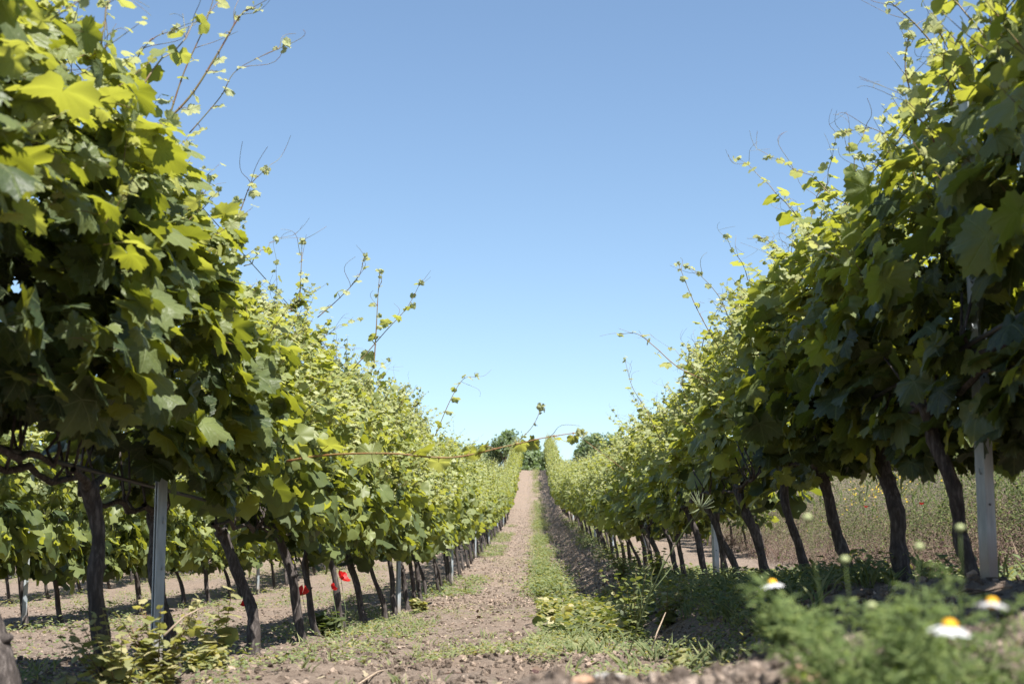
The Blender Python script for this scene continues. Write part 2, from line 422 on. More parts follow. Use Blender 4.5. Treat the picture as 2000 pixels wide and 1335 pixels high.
# ------------------------------------------------------------------ grapevines
LEAN = -.14
def foliage_points(n, r, zlo=.60, ztop=1.95, half=.64, slim=1.0, thr=.33):
    """leaf positions, normals and tips spread over and through a hedge shaped canopy"""
    y = (r.random(n)*2-1)*half
    zf = r.random(n)**.92
    z = zlo + zf*(ztop-zlo)
    z += .12*(vnoise(y*3.1+7, z*0, int(r.integers(99)))-.5)*2*(zf < .3) + .48*(vnoise(y*2.8+3, y*0, int(r.integers(99)))-.55)*sstep(zf, .45, .95)
    wz = np.interp((z-zlo)/(ztop-zlo), [0, .12, .35, .65, .85, 1, 1.2], [.20, .31, .36, .32, .23, .12, .03])
    wz *= .62+.85*vnoise(y*3.4+11, z*3.2, int(r.integers(99)))
    s = np.where(r.random(n) < .5, -1, 1)
    wz *= slim*(1-.42*np.abs(y/half)**4)
    dep = np.where(r.random(n) < .66, 1.12-r.random(n)*.42, r.random(n)*.75)
    x = LEAN + s*wz*dep
    nr = np.stack([s*(.9-.4*zf), r.normal(size=n)*.35, .60+.6*zf], -1) + r.normal(size=(n, 3))*.52
    tp = np.stack([s*.45, r.normal(size=n)*.45, -1+.6*zf], -1) + r.normal(size=(n, 3))*.42
    q = (dep < .7) | (vnoise(y*5.5+40, z*5.5+s*9, int(r.integers(99))) > thr)
    z = z-.16*np.abs(y/half)**3*sstep(zf, .5, 1)
    return np.stack([x, y, z], -1)[q], nr[q], tp[q], zf[q], dep[q]
def leafset(acc, lod, pos, nr, tp, size, tint, mat, r):
    R = frames(nr, tp); k = r.integers(0, len(LT[lod]), len(pos))
    for i, t in enumerate(LT[lod]):
        q = k == i; acc.inst(t, R[q], pos[q], size[q], tint[q], mat)
def sprigs(acc, lod, m, seed, ztop, ms, mst):
    """short side shoots with small pale leaves over the top and the faces of the canopy"""
    r = np.random.default_rng(seed+31); k = 6
    pos, nr, tp, zf, dep = foliage_points(m*3, r, ztop=ztop, slim=1.0 if lod == 'A' else .92)
    q = np.argsort(-(zf+.8*r.random(len(zf))))[:m]; pos = pos[q]; nr = nr[q]
    s = np.sign(pos[:, 0]-LEAN); d = norm(np.stack([s*.6+r.normal(size=m)*.4, r.normal(size=m)*.4, .9+.3*r.random(m)], -1)); L = .09+.16*r.random(m)
    for i in range(m if lod in 'AB' else 0):
        V, T = tube([pos[i], pos[i]+d[i]*L[i]*.5+[0, 0, -.005], pos[i]+d[i]*L[i]], [.002, .0016, .0008], 3, False); acc.add(V, T, mst, .5)
    f = np.tile(np.linspace(.2, 1, k), m); P0 = np.repeat(pos, k, 0)+np.repeat(d*L[:, None], k, 0)*f[:, None]
    ang = r.random(m*k)*6.28; sd = np.stack([np.cos(ang), np.sin(ang), .2+0*ang], -1); sz = (.042-.026*f)*(.7+.7*r.random(m*k))*(1.5 if lod == 'D' else 1)
    leafset(acc, lod if lod in 'CD' else 'C' if lod == 'B' else 'B', P0+sd*(sz*.6)[:, None], np.array([0, 0, 1.])+sd*.5+r.normal(size=(m*k, 3))*.45, sd+np.array([0, 0, -.3]), sz, np.clip(.55+.45*f+.15*r.normal(size=m*k), 0, 1), ms, r)
def canopy(acc, lod, n, seed, ztop=1.95, big=1.0, ms=0, mst=1):
    r = np.random.default_rng(seed)
    pos, nr, tp, zf, dep = foliage_points(n, r, ztop=ztop, slim=1.0 if lod == 'A' else .86, thr=.33 if lod == 'A' else .42); n = len(pos)
    size = (.048+.052*r.random(n))*(1.18-.55*zf)*big*(.85+.3*dep)
    small = r.random(n) < .33; size = np.where(small, size*.55, size)
    tint = np.clip((.13 if lod == 'A' else .27) + .36*zf**1.3 + .34*(r.random(n)-.4) + .20*small + .42*(dep-.72), 0, 1)  # near and inner leaves tinted darker: canopy shade put into the colour
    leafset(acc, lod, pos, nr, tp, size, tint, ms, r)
    sprigs(acc, lod, {'A': 80, 'B': 150, 'C': 105, 'D': 30}[lod], seed, ztop, ms, mst)
    if lod == 'A':
        q = np.where(r.random(n) < .6)[0]
        for i in q[:260]:
            a = pos[i]; b = a - norm(tp[i])*.03 + np.array([LEAN-a[0], 0, .0])*.18 + np.array([0, 0, -.01])
            V, T = tube([a, (a+b)/2+[0, 0, .008], b], .0013, 3, False); acc.add(V, T, mst, .5)
def shoot_acc(acc, lod, base, direction, length, r, curve=None, leaf=.055, ms=0, mst=1, rad=.0028, tendrils=2, nl=None, end_leaf=True):
    """one growing tip: stem, alternating young leaves, tendrils"""
    n = 9; t = np.linspace(0, 1, n)
    d = norm(np.asarray(direction, float)); side = norm(r.normal(size=3)); c = r.normal()*.12 if curve is None else curve
    pts = np.asarray(base)+d*length*t[:, None] + side*(c*length*t[:, None]**2) + np.array([0, 0, -.10*length])*(t[:, None]**3)
    pts[1:-1] += r.normal(size=(n-2, 3))*.006
    V, T = tube(pts, rad*(1-.72*t), 5 if lod in 'AB' else 3, False); acc.add(V, T, mst, .5)
    nl = nl or max(3, int(length/.055)); f = np.linspace(.12, 1.0, nl)
    P0 = np.array([[np.interp(q, t, pts[:, k]) for k in range(3)] for q in f])
    al = r.random()*6.28
    sd = np.stack([np.cos(al+np.arange(nl)*2.8), np.sin(al+np.arange(nl)*2.8), np.zeros(nl)], -1)*.9 + d*.35
    sz = leaf*(1.15-.85*f**1.2)*(.7+.5*r.random(nl))
    pos = P0+norm(sd)*(sz*.7)[:, None]
    for a, b in zip(P0, pos):
        V, T = tube([a, (a+b)/2+[0, 0, .006], b], .0011, 3, False); acc.add(V, T, mst, .5)
    nr = np.array([0, 0, 1.])+norm(sd)*.5+r.normal(size=(nl, 3))*.4; tp = norm(sd)+np.array([0, 0, -.35])+r.normal(size=(nl, 3))*.25
    tint = np.clip(.52+.45*f+.2*(r.random(nl)-.5), 0, 1)
    leafset(acc, 'B' if lod == 'A' else lod, pos, nr, tp, sz, tint, ms, r)
    if end_leaf and lod in 'AB':   # crumpled tip
        k = 5; leafset(acc, 'C', np.tile(pts[-1], (k, 1))+r.normal(size=(k, 3))*.008, r.normal(size=(k, 3)), d+r.normal(size=(k, 3))*.5, .008+.012*r.random(k), np.full(k, 1.0), ms, r)
    for i in range(tendrils if lod in 'AB' else 0):
        q = pts[int(r.integers(4, n))]; dd = norm(d*.7+r.normal(size=3)*.6+[0, 0, .2]); L = .08+.12*r.random(); u = np.linspace(0, 1, 8)
        s2 = norm(r.normal(size=3)); tp_ = q+dd*L*u[:, None]+s2*(.35*L*np.sin(u*3.2)*u)[:, None]
        V, T = tube(tp_, .0009*(1-.6*u)+.0003, 3, False); acc.add(V, T, mst, .3)
        if r.random() < .7:
            dd2 = norm(dd+r.normal(size=3)*.6); tp2 = tp_[4]+dd2*L*.5*u[:, None]+s2*(-.3*L*u**2)[:, None]
            V, T = tube(tp2, .0007, 3, False); acc.add(V, T, mst, .3)
def random_shoots(r, n, ztop, lod):
    out = []
    for i in range(n):
        b = np.array([LEAN+r.normal()*.13, (r.random()*2-1)*.55, ztop-.06-.28*r.random()])
        d = np.array([r.normal()*.42+(b[0]-LEAN)*1.4, r.normal()*.35, 1.0]); out.append((b, d, .20+.42*r.random()**1.3))
    return out
def trunk_mesh(seed, lod, lean=LEAN, rad=.027, bow=.05, height=.70):
    r = np.random.default_rng(seed); n = {'A': 22, 'B': 12, 'C': 6, 'D': 4}[lod]; sd = {'A': 14, 'B': 8, 'C': 5, 'D': 4}[lod]
    t = np.linspace(0, 1, n); a = Acc()
    ph = r.random(4)*6
    x = lean*t + bow*np.sin(t*3.14) + .007*np.sin(t*11+ph[1]); y = .05*np.sin(t*3.1+ph[2])*r.normal() + .008*np.sin(t*13+ph[3])
    y -= y[0]
    pts = np.stack([x, y, -.05+t*(height+.05)], -1)
    rr = rad*(1.10-.22*t+.25*np.exp(-(t/.07)**2))*(1+.13*np.sin(t*17+ph[0])*np.sin(t*7+ph[1])) + rad*.35*sstep(t, .88, 1)
    V, T = tube(pts, rr, sd, True, .14 if lod in 'AB' else 0); a.add(V, T)
    if lod in 'AB':     # stubs and forks into the arms
        for s in (-1, 1):
            p = pts[-1]; q = [p+[0, 0, -.03], p+[.01, s*.05, .0], p+[0, s*.14, .03]]
            V, T = tube(q, [rad*.8, rad*.6, rad*.42], 8, False, .1); a.add(V, T)
        for i in range(2):
            k = int(r.integers(n//4, n-3)); p = pts[k]; ang = r.random()*6.3; dv = np.array([math.cos(ang), math.sin(ang), .4])
            V, T = tube([p, p+dv*rad*.8, p+dv*rad*1.3], [rad*.55, rad*.4, rad*.2], 7, True, .15); a.add(V, T)
    return a.mesh('trunk', [M_bark]), pts[-1]
def cordon_mesh(seed, lod, top):
    r = np.random.default_rng(seed); n = 12 if lod in 'AB' else 5; t = np.linspace(-1, 1, n); a = Acc()
    pts = np.stack([top[0]+.012*np.sin(t*7+seed), top[1]+t*.57, top[2]+.02+.018*np.sin(t*9+seed*2)], -1)
    V, T = tube(pts, .0092*(1+.25*r.random(n))*(1.2-.45*np.abs(t)), 7 if lod in 'AB' else 4, True, .15 if lod in 'AB' else 0); a.add(V, T)
    if lod in 'AB':
        for i in range(9):
            p = pts[int(r.integers(0, n))]; V, T = tube([p, p+[r.normal()*.02, r.normal()*.02, .05], p+[r.normal()*.04, r.normal()*.04, .16+.1*r.random()]], [.007, .005, .004], 5, True); a.add(V, T)
    return a.mesh('cordon', [M_bark])

LODN = {'A': 1000, 'B': 700, 'C': 520, 'D': 300}
BIG = {'A': 1.13, 'B': 1.0, 'C': .95, 'D': 1.35}
var = {}
for lod, cnt in (('A', 5), ('B', 6), ('C', 5), ('D', 4)):
    var[lod] = []
    for v in range(cnt):
        sd = 100*ord(lod)+v; a = Acc(); r = np.random.default_rng(sd+5)
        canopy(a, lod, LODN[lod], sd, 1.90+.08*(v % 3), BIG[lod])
        if lod in 'CD':
            for b, d, L in random_shoots(r, 12 if lod == 'C' else 6, 1.95, lod): shoot_acc(a, lod, b, d, L*1.1, r, ms=0, mst=1)
        fm = a.mesh('foliage', [M_leafA if lod == 'A' else M_leafB, M_stem])
        sh = []
        if lod in 'AB':
            for b, d, L in random_shoots(r, 14, 1.95, lod):
                s = Acc(); shoot_acc(s, lod, b, d, L, r, tendrils=2); sh.append(s.mesh('shoot', [M_leafB, M_stem]))
        tm, top = trunk_mesh(sd, lod, lean=LEAN*(.6+.35*(v % 4)), bow=(-.03, .015, .0, .035, -.015, .02)[v], rad=.0205+.0025*(v % 3)); cm = cordon_mesh(sd, lod, top)
        var[lod].append((tm, cm, fm, sh))

def add_vine(x, y, lod, v, zs, label, group, flip=False, ys_=1.0, trunk=None, lo=.60, dx=0, wk=1):
    z = gz(x, y); t = thing('grapevine', label, 'grapevine', (x, y, z), group)
    t.scale = (1, (-1 if flip else 1)*ys_, zs)
    tm, cm, fm, sh = var[lod][v % len(var[lod])]
    obj('trunk', trunk or tm, t); obj('cordon', cm, t); f = obj('foliage', fm, t)
    k = (1.95-lo)/1.35; wx = (.85+.32*rng.random())*wk
    f.scale = (wx, 1, k); f.location = (LEAN*(1-wx)+dx, 0, lo-.6*k)
    for s in sh: obj('shoot', s, t, (dx, 0, 0))
    return t

ORD = ['first', 'second', 'third', 'fourth', 'fifth', 'sixth', 'seventh', 'eighth', 'ninth', 'tenth', 'eleventh', 'twelfth', 'thirteenth']
def lod_for(y): return 'A' if y < 6.2 else 'B' if y < 19 else 'C' if y < 55 else 'D'
def hs(y, side):
    if side == 'L': return float(np.interp(y, [2, 4, 7, 12, 20, 60, 100, 115], [.94, .94, .82, .93, 1.01, 1.0, 1.02, 1.12]))
    return float(np.interp(y, [2, 4, 7, 12, 20, 60, 95, 115], [.91, .80, .72, .75, .82, .95, 1.12, 1.25]))
XL, XR = -1.28, 1.30
leftY = [2.35, 3.38, 4.14, 5.35, 6.62, 7.66, 8.85, 9.9, 10.95, 12.0, 13.1, 14.3]
rightY = [2.15, 3.15, 4.26, 5.12, 6.05, 6.85, 7.75, 8.7, 9.8, 10.9, 12.0, 13.1, 14.3]
ORD_N = 13
extraL = {0: ', its big leaves filling the upper left corner', 1: ', thick gnarled trunk cut by the left edge', 2: ', rough upright trunk left of the steel post', 3: ', trunk just behind the steel post',
          4: ', dark leaning trunk right of the steel post', 5: ', trunk beside the lowest poppy', 6: ', pale trunk next to two poppies'}
extraR = {0: ', only its leaves reaching in at the right edge', 1: ', dark leaves filling the upper right', 2: ', slim trunk just left of the pale post', 3: ', thick black trunk above the daisies', 4: ', trunk before the brown weeds', 5: ', strongly bowed trunk', 6: ', trunk above the farthest daisy'}
vines = {}
tb = {}
for i, y in enumerate(leftY):
    lod = lod_for(y); tr = None
    if i in (1, 2, 3, 4): tr = trunk_mesh(900+i, 'A', {1: -.22, 2: -.06, 3: -.17, 4: -.2}[i], {1: .043, 2: .0235, 3: .025, 4: .0265}[i], {1: .0, 2: .015, 3: -.02, 4: .04}[i])[0]
    vines['L', i] = add_vine((-1.215 if i == 1 else XL+rng.normal()*.02), y, lod, i, hs(y, 'L')*(.92+.17*rng.random()), f'{ORD[i]} nearest grapevine left of the path'+extraL.get(i, ''), 'grapevines of the row left of the path', i % 2 == 1, trunk=tr, lo=float(np.interp(y, [3, 4.2, 5.4, 6.6, 8, 12], [.82, .88, .87, .77, .68, .62])), wk={3: .86, 4: .76, 5: .85}.get(i, 1))
for i, y in enumerate(rightY):
    lod = lod_for(y); tr = None
    if i in (2, 3, 4, 5): tr = trunk_mesh(950+i, 'A', {2: -.12, 3: -.05, 4: -.12, 5: -.16}[i], {2: .022, 3: .029, 4: .024, 5: .021}[i], {2: .01, 3: .0, 4: .02, 5: -.05}[i])[0]
    vines['R', i] = add_vine((XR+.12 if i < 2 else XR+rng.normal()*.02), y, lod, i+2, hs(y, 'R')*(.91+.17*rng.random()), f'{ORD[i]} nearest grapevine right of the path'+extraR.get(i, ''), 'grapevines of the row right of the path', i % 2 == 0, trunk=tr, lo=float(np.interp(y, [3.2, 4.4, 5.2], [.50, .55, .66])), dx=(.20 if i in (2, 3) else .13), wk=(.9 if i < 3 else .80), ys_=(1.18 if i < 3 else 1.04))
def far_row(x0, ya, yb, step, side, labs, group, k0=0):
    y = ya; k = k0
    while y < yb:
        for (lim, lab) in labs:
            if y < lim: break
        v = int(rng.integers(0, 6))
        add_vine(x0+rng.normal()*.03, y, lod_for(y), v, hs(y, side)*(.90+.20*rng.random()), lab, group, rng.random() < .5, (1.3 if y > 60 else 1.08), dx=(.10 if side == 'R' and y < 40 else 0), wk=(.88 if side == 'R' and y < 40 else 1))
        y += step*(.95+.1*rng.random())*(1.22 if y > 60 else 1); k += 1
far_row(XL, 15.45, 117, 1.2, 'L', [(40, 'leafy vine of the left row where the ground begins to climb'), (80, 'vine of the left row halfway up the hill'), (200, 'distant vine of the left row near the hilltop')], 'grapevines of the row left of the path')
far_row(XR, 15.45, 117, 1.2, 'R', [(40, 'leafy vine of the right row where the ground begins to climb'), (80, 'vine of the right row halfway up the hill'), (200, 'distant vine of the right row near the hilltop')], 'grapevines of the row right of the path')
def back_row(x0, ya, yb, step, lab, group, lodf):
    y = ya
    while y < yb:
        add_vine(x0+rng.normal()*.03, y, lodf(y), int(rng.integers(0, 6)), .88+.08*rng.random(), lab, group, rng.random() < .5, 1.1, lo=.49, wk=1.15)
        y += step*(.95+.1*rng.random())
back_row(-3.75, 9.6, 34, 1.02, 'sunlit vine of the second row to the left, seen beneath the near row', 'grapevines of the second row to the left', lambda y: 'B' if y < 19 else 'C')
back_row(-6.25, 16, 42, 1.25, 'vine of the third row to the left, behind the sunlit second row', 'grapevines of the third row to the left', lambda y: 'C')
back_row(-8.8, 22.5, 48, 1.45, 'vine of the fourth row to the left, farthest one visible between trunks', 'grapevines of the fourth row to the left', lambda y: 'C')
back_row(3.84, 24, 46, 1.9, 'yellowish vine of the row beyond the right row, glimpsed between its trunks', 'grapevines of the second row to the right', lambda y: 'C')
print('vines', sum(o.name.startswith('grapevine') for o in COL.objects))

# hero shoots: given by two or three points in space, parented to the vine they grow from
def hero(key, pts, rad, leaf, seed, cane=False, nleaf=6, tendrils=2, tnt=.8):
    leaf *= 1.3; nleaf += 3
    par = vines[key]; r = np.random.default_rng(seed); a = Acc()
    inv = Matrix.Diagonal((1/par.scale[0], 1/par.scale[1], 1/par.scale[2], 1)) @ Matrix.Translation(-par.location)
    loc = np.array([(inv @ Vector(p))[:] for p in pts])
    # Catmull-Rom through the points
    Q = np.vstack([2*loc[0]-loc[1], loc, 2*loc[-1]-loc[-2]]); out = []
    for i in range(1, len(Q)-2):
        for u in np.linspace(0, 1, 6, endpoint=False):
            out.append(.5*((2*Q[i])+(-Q[i-1]+Q[i+1])*u+(2*Q[i-1]-5*Q[i]+4*Q[i+1]-Q[i+2])*u*u+(-Q[i-1]+3*Q[i]-3*Q[i+1]+Q[i+2])*u**3))
    out.append(Q[-2]); c = np.array(out); n = len(c); t = np.linspace(0, 1, n)
    V, T = tube(c, rad*(1-.65*t), 7, True); a.add(V, T, 1, .5)
    for q in range(nleaf):     # nodes
        f = (q+.6)/nleaf; p = np.array([np.interp(f, t, c[:, k]) for k in range(3)])
        V, T = tube([p-[.003, 0, 0], p, p+[.003, 0, 0]], [rad*.9, rad*1.5*(1-.5*f), rad*.9], 6); a.add(V, T, 1, .5)
        sd = norm(r.normal(size=3)+[0, 0, -.2]); s = leaf*(1.2-.8*f)*(.8+.4*r.random()); b = p+sd*s*.8
        V, T = tube([p, (p+b)/2+[0, 0, .006], b], .0013, 4, False); a.add(V, T, 1, .5)
        leafset(a, 'A', b[None], (np.array([0, -.3, .8])+r.normal(size=3)*.4)[None], (sd+[0, 0, -.7])[None], np.array([s]), np.array([np.clip(tnt+.2*f+.1*r.normal(), 0, 1)]), 0, r)
    k = 6; leafset(a, 'B', np.tile(c[-1], (k, 1))+r.normal(size=(k, 3))*.009, r.normal(size=(k, 3)), r.normal(size=(k, 3)), .008+.016*r.random(k), np.full(k, 1.0), 0, r)
    d = norm(c[-1]-c[-3])
    for i in range(tendrils):
        q = c[int(r.integers(n//2, n))]; dd = norm(d*.8+r.normal(size=3)*.6+[0, 0, .2]); L = .10+.12*r.random(); u = np.linspace(0, 1, 9)
        s2 = norm(r.normal(size=3)); tp_ = q+dd*L*u[:, None]+s2*(.35*L*np.sin(u*3.4)*u)[:, None]
        V, T = tube(tp_, .0011*(1-.6*u)+.0003, 4, False); a.add(V, T, 1, .3)
    obj('shoot', a.mesh('shoot', [M_leafA, M_cane if cane else M_stem]), par)
def PP(*l): return [P(*q) for q in l]
hero(('L', 3), PP((560, 900, 5.2), (640, 888, 5.1), (760, 885, 5.0), (880, 893, 5.0), (985, 872, 5.0), (1060, 855, 5.0), (1135, 843, 5.0)), .0048, .052, 1, True, 9, 2, .62)
hero(('L', 3), PP((985, 872, 5.0), (1010, 862, 5.0), (1040, 832, 5.0), (1058, 795, 5.0)), .0022, .014, 2, False, 2, 0)
hero(('L', 2), PP((300, 260, 4.2), (370, 190, 4.2), (425, 105, 4.2), (470, 30, 4.2), (500, 15, 4.2)), .0042, .030, 3, False, 6, 3, .9)
hero(('L', 2), PP((330, 230, 4.3), (360, 140, 4.3), (400, 50, 4.3), (425, -30, 4.3)), .0030, .018, 4, False, 3, 2, .9)
hero(('L', 2), PP((250, 190, 4.0), (265, 120, 4.0), (300, 75, 4.0), (345, 58, 4.0)), .0026, .026, 5, False, 4, 3, .9)
hero(('L', 2), PP((370, 260, 4.5), (430, 190, 4.5), (465, 135, 4.5), (560, 88, 4.5)), .0022, .026, 6, False, 4, 3, .9)
hero(('L', 3), PP((440, 480, 5.3), (470, 410, 5.3), (490, 360, 5.3), (520, 330, 5.3)), .0030, .030, 7, False, 5, 3, .9)
hero(('L', 4), PP((585, 590, 6.6), (588, 530, 6.6), (590, 470, 6.6)), .0028, .020, 8, False, 4, 3, .95)
hero(('L', 5), PP((730, 720, 8.0), (735, 640, 8.0), (738, 580, 8.0), (742, 530, 8.0)), .0042, .026, 9, False, 5, 3, .9)
hero(('L', 5), PP((690, 720, 8.0), (750, 650, 8.0), (795, 600, 8.0), (822, 550, 8.0)), .0034, .040, 10, False, 6, 3, .75)
hero(('L', 4), PP((620, 620, 6.9), (665, 580, 6.9), (700, 540, 6.9), (712, 500, 6.9)), .0028, .030, 11, False, 5, 3, .9)
hero(('L', 7), PP((850, 850, 10.4), (880, 780, 10.4), (905, 740, 10.4), (932, 735, 10.4)), .0034, .036, 12, False, 5, 3, .85)
hero(('R', 7), PP((1420, 760, 8.6), (1330, 720, 8.6), (1280, 678, 8.6), (1245, 652, 8.6), (1210, 652, 8.6)), .0044, .038, 13, True, 5, 4, .85)
hero(('R', 6), PP((1450, 740, 7.7), (1405, 680, 7.7), (1360, 600, 7.7), (1325, 515, 7.7)), .0040, .040, 14, False, 7, 4, .82)
hero(('R', 6), PP((1430, 640, 7.6), (1405, 580, 7.6), (1365, 535, 7.6), (1340, 520, 7.6)), .0026, .030, 15, False, 4, 3, .85)
hero(('R', 5), PP((1550, 600, 6.8), (1570, 500, 6.8), (1590, 400, 6.8), (1605, 365, 6.8)), .0038, .034, 16, False, 6, 4, .85)
hero(('R', 5), PP((1600, 520, 6.6), (1640, 420, 6.4), (1680, 340, 6.2), (1740, 300, 6.2)), .0030, .026, 17, False, 5, 2, .8)
hero(('R', 6), PP((1540, 560, 7.2), (1520, 500, 7.2), (1500, 470, 7.2), (1480, 462, 7.2)), .0028, .032, 18, False, 5, 3, .9)
hero(('R', 9), PP((1290, 860, 10.9), (1262, 800, 10.9), (1235, 755, 10.9), (1220, 700, 10.9)), .0036, .040, 19, False, 7, 3, .8)
hero(('R', 2), PP((1870, 180, 4.2), (1830, 100, 4.2), (1790, 50, 4.2), (1740, 5, 4.2)), .0042, .030, 20, False, 5, 3, .9)
hero(('R', 2), PP((1790, 260, 4.4), (1780, 190, 4.4), (1768, 130, 4.4), (1775, 70, 4.4)), .0034, .034, 21, False, 6, 4, .85)
hero(('R', 3), PP((1780, 330, 4.8), (1745, 280, 4.8), (1700, 250, 4.8), (1640, 262, 4.8)), .0026, .034, 22, False, 4, 3, .9)

# ------------------------------------------------------------------ posts
def post_mesh(h):
    w_, d_, l_, th = .038, .032, .009, .0028
    path = [(-w_/2+l_, -d_), (-w_/2, -d_), (-w_/2, 0), (w_/2, 0), (w_/2, -d_), (w_/2-l_, -d_)]
    a = Acc()
    P2 = np.array(path); n = len(P2)
    tan = np.gradient(P2, axis=0); nrm = np.stack([-tan[:, 1], tan[:, 0]], -1); nrm /= np.linalg.norm(nrm, axis=1)[:, None]
    # offset inside
    cen = np.array([0, -d_/2]); off = P2+np.where((nrm*(cen-P2)).sum(1, keepdims=True) > 0, 1, -1)*nrm*th
    zs_ = np.linspace(-.1, h, 14); V = []; 
    for z in zs_:
        for p in P2: V.append((p[0], p[1], z))
        for p in off[::-1]: V.append((p[0], p[1], z))
    m = 2*n; T = []
    for i in range(len(zs_)-1):
        for j in range(m):
            p, q = i*m+j, i*m+(j+1) % m; T += [(p, q, q+m), (p, q+m, p+m)]
    k = (len(zs_)-1)*m
    for j in range(n-1): T += [(k+j, k+j+1, k+m-2-j), (k+j, k+m-2-j, k+m-1-j)]
    a.add(V, T); body = a.mesh('post_body', [M_steel], False)
    hk = Acc()
    for z in np.arange(.35, h-.05, .16):
        for s in (-1, 1):
            x = s*(w_/2+.001)
            V, T = tube([(x, -.012, z), (x+s*.007, -.012, z+.004), (x+s*.008, -.012, z+.018)], [.0028, .0026, .0016], 5); hk.add(V, T)
    hooks = hk.mesh('wire_hooks', [M_steel])
    ho = Acc(); V, T = tube([(0, .0012, 0), (0, .0024, 0)], .0042, 10); ho.add(V, T)
    return body, hooks, ho.mesh('bolt_hole', [M_hose])
pm = post_mesh(1.82)
def post(x, y, label, rot, tilt, group='steel trellis posts'):
    t = thing('trellis_post', label, 'post', (x, y, gz(x, y)), group); t.rotation_euler = (0, tilt, rot)
    obj('post_body', pm[0], t); obj('wire_hooks', pm[1], t); [obj('bolt_hole', pm[2], t, (.004, 0, z)) for z in ((.25, .67, 1.09, 1.51) if y < 14 else ())]; t.scale = (1, 1, .86 if x > 0 else 1); return t
post(-1.275, 4.93, 'open galvanised channel post nearest on the left, weeds at its foot', math.radians(-58), -.035)
post(1.275, 4.03, 'broad pale steel post nearest on the right, behind the daisies', math.radians(214), -.015)
post(-1.28, 13.65, 'second steel post of the left row, right of the poppies', math.radians(-60), -.02)
post(1.30, 10.3, 'second steel post of the right row, short pale strip between dark trunks', math.radians(205), .02)
for k, y in enumerate((22.3, 31, 40, 49, 58)):
    post(-1.28, y, 'far steel post of the left row on the climbing ground', math.radians(-60), rng.normal()*.02)
for k, y in enumerate((17, 24, 31, 40, 49)):
    post(1.30, y, 'far steel post of the right row on the climbing ground', math.radians(205), rng.normal()*.02)
for k, y in enumerate((10.6, 19.5)):
    post(-3.75, y, ['thin steel post of the second row left, left of the near channel post', 'steel post of the second row left, seen between dark leaning trunks'][k], math.radians(-60), 0)
post(-6.25, 20.5, 'steel post of the third row left, farthest one seen between the trunks', math.radians(-60), 0)
M_white = simple('weathered_white', (.62, .62, .60), .7, noise=(30, (.42, .40, .36)))
for k, (px, py, d, h) in enumerate(((1888, 920, 26, 1.0), (1742, 905, 30, .9))):
    p = P(px, py, d); z = gz(p[0], p[1]); a = Acc(); V, T = tube([(0, 0, -.05), (.005, 0, h*.5), (0, 0, h+.1), (0, 0, h+.14)], [.028, .027, .027, .008], 8); a.add(V, T)
    tag(obj('stake', a.mesh('stake', [M_white]), None, (p[0], p[1], z)), ['white stake on the flowery bank left of the pale post', 'white stake on the bank left of the thin dark trunk'][k], 'stake')

# ------------------------------------------------------------------ wires
def wire(name, x, h, ya, yb, r, m, label, cat, group, step=2.2, sag=0):
    ysq = np.arange(ya, yb, step); pts = np.stack([np.full(len(ysq), x)+.004*np.sin(ysq*3), ysq, ground_base(np.full(len(ysq), x), ysq)+h], -1)
    V, T = tube(pts, r, 6); a = Acc(); a.add(V, T); tag(obj(name, a.mesh(name, [m])), label, cat, group)
wire('irrigation_hose', -1.40, .685, 1.5, 60, .0075, M_hose, 'black hose running under the left row leaves at trunk head height', 'hose', None, 1.0)
wire('irrigation_hose', 1.17, .66, 1.5, 60, .0075, M_hose, 'black hose running along the right row at trunk head height', 'hose', None, 1.0)
for side, x, tops in (('left', -1.40, (1.20, 1.90)), ('right', 1.24, (1.12, 1.50))):
    for h, nm in zip(tops, ('middle', 'topmost')):
        wire('trellis_wire', x, h, 1.2, 115, .0022, M_wire, f'{nm} thin steel wire of the {side} row', 'wire', 'trellis wires')
wire('irrigation_hose', -3.87, .60, 8, 40, .007, M_hose, 'black hose of the second row left, seen beneath the near leaves', 'hose', None, 1.0)

# ------------------------------------------------------------------ weeds (ground cover that nobody could count)
def clumps(acc, xy, h, leafs, r, tpl=BL, tint=(.3, .9), spread=.5, n=10, mat=0, up=.7):
    m = len(xy); 
    X_ = np.repeat(xy[:, 0], n)+r.normal(size=m*n)*leafs*spread; Y_ = np.repeat(xy[:, 1], n)+r.normal(size=m*n)*leafs*spread
    H = np.repeat(h, n) if not np.isscalar(h) else np.full(m*n, h)
    Z_ = ground(X_, Y_)+H*r.random(m*n)*np.repeat(.4+.9*r.random(m), n)
    ang = r.random(m*n)*6.283; out = np.stack([np.cos(ang), np.sin(ang), np.full(m*n, up)*r.random(m*n)*1.6], -1)
    nr = np.stack([-np.cos(ang)*.4, -np.sin(ang)*.4, np.ones(m*n)], -1)+r.normal(size=(m*n, 3))*.35
    s = leafs*(.55+.8*r.random(m*n)); t0 = np.repeat(tint[0]+(tint[1]-tint[0])*r.random(m), n)
    tn = np.clip(t0+.15*r.normal(size=m*n), 0, 1)
    acc.inst(tpl, frames(nr, out), np.stack([X_, Y_, Z_], -1), s, tn, mat)
def region(n, x0, x1, y0, y1, r, nz=2.0, thr=.35, seed=11):
    out = []; tot = 0
    while tot < n:
        x = x0+(x1-x0)*r.random(n); y = y0+(y1-y0)*r.random(n); k = vnoise(x*nz, y*nz*.6, seed) > thr
        out.append(np.stack([x[k], y[k]], -1)); tot += k.sum()
    return np.concatenate(out)[:n]
r = np.random.default_rng(21)
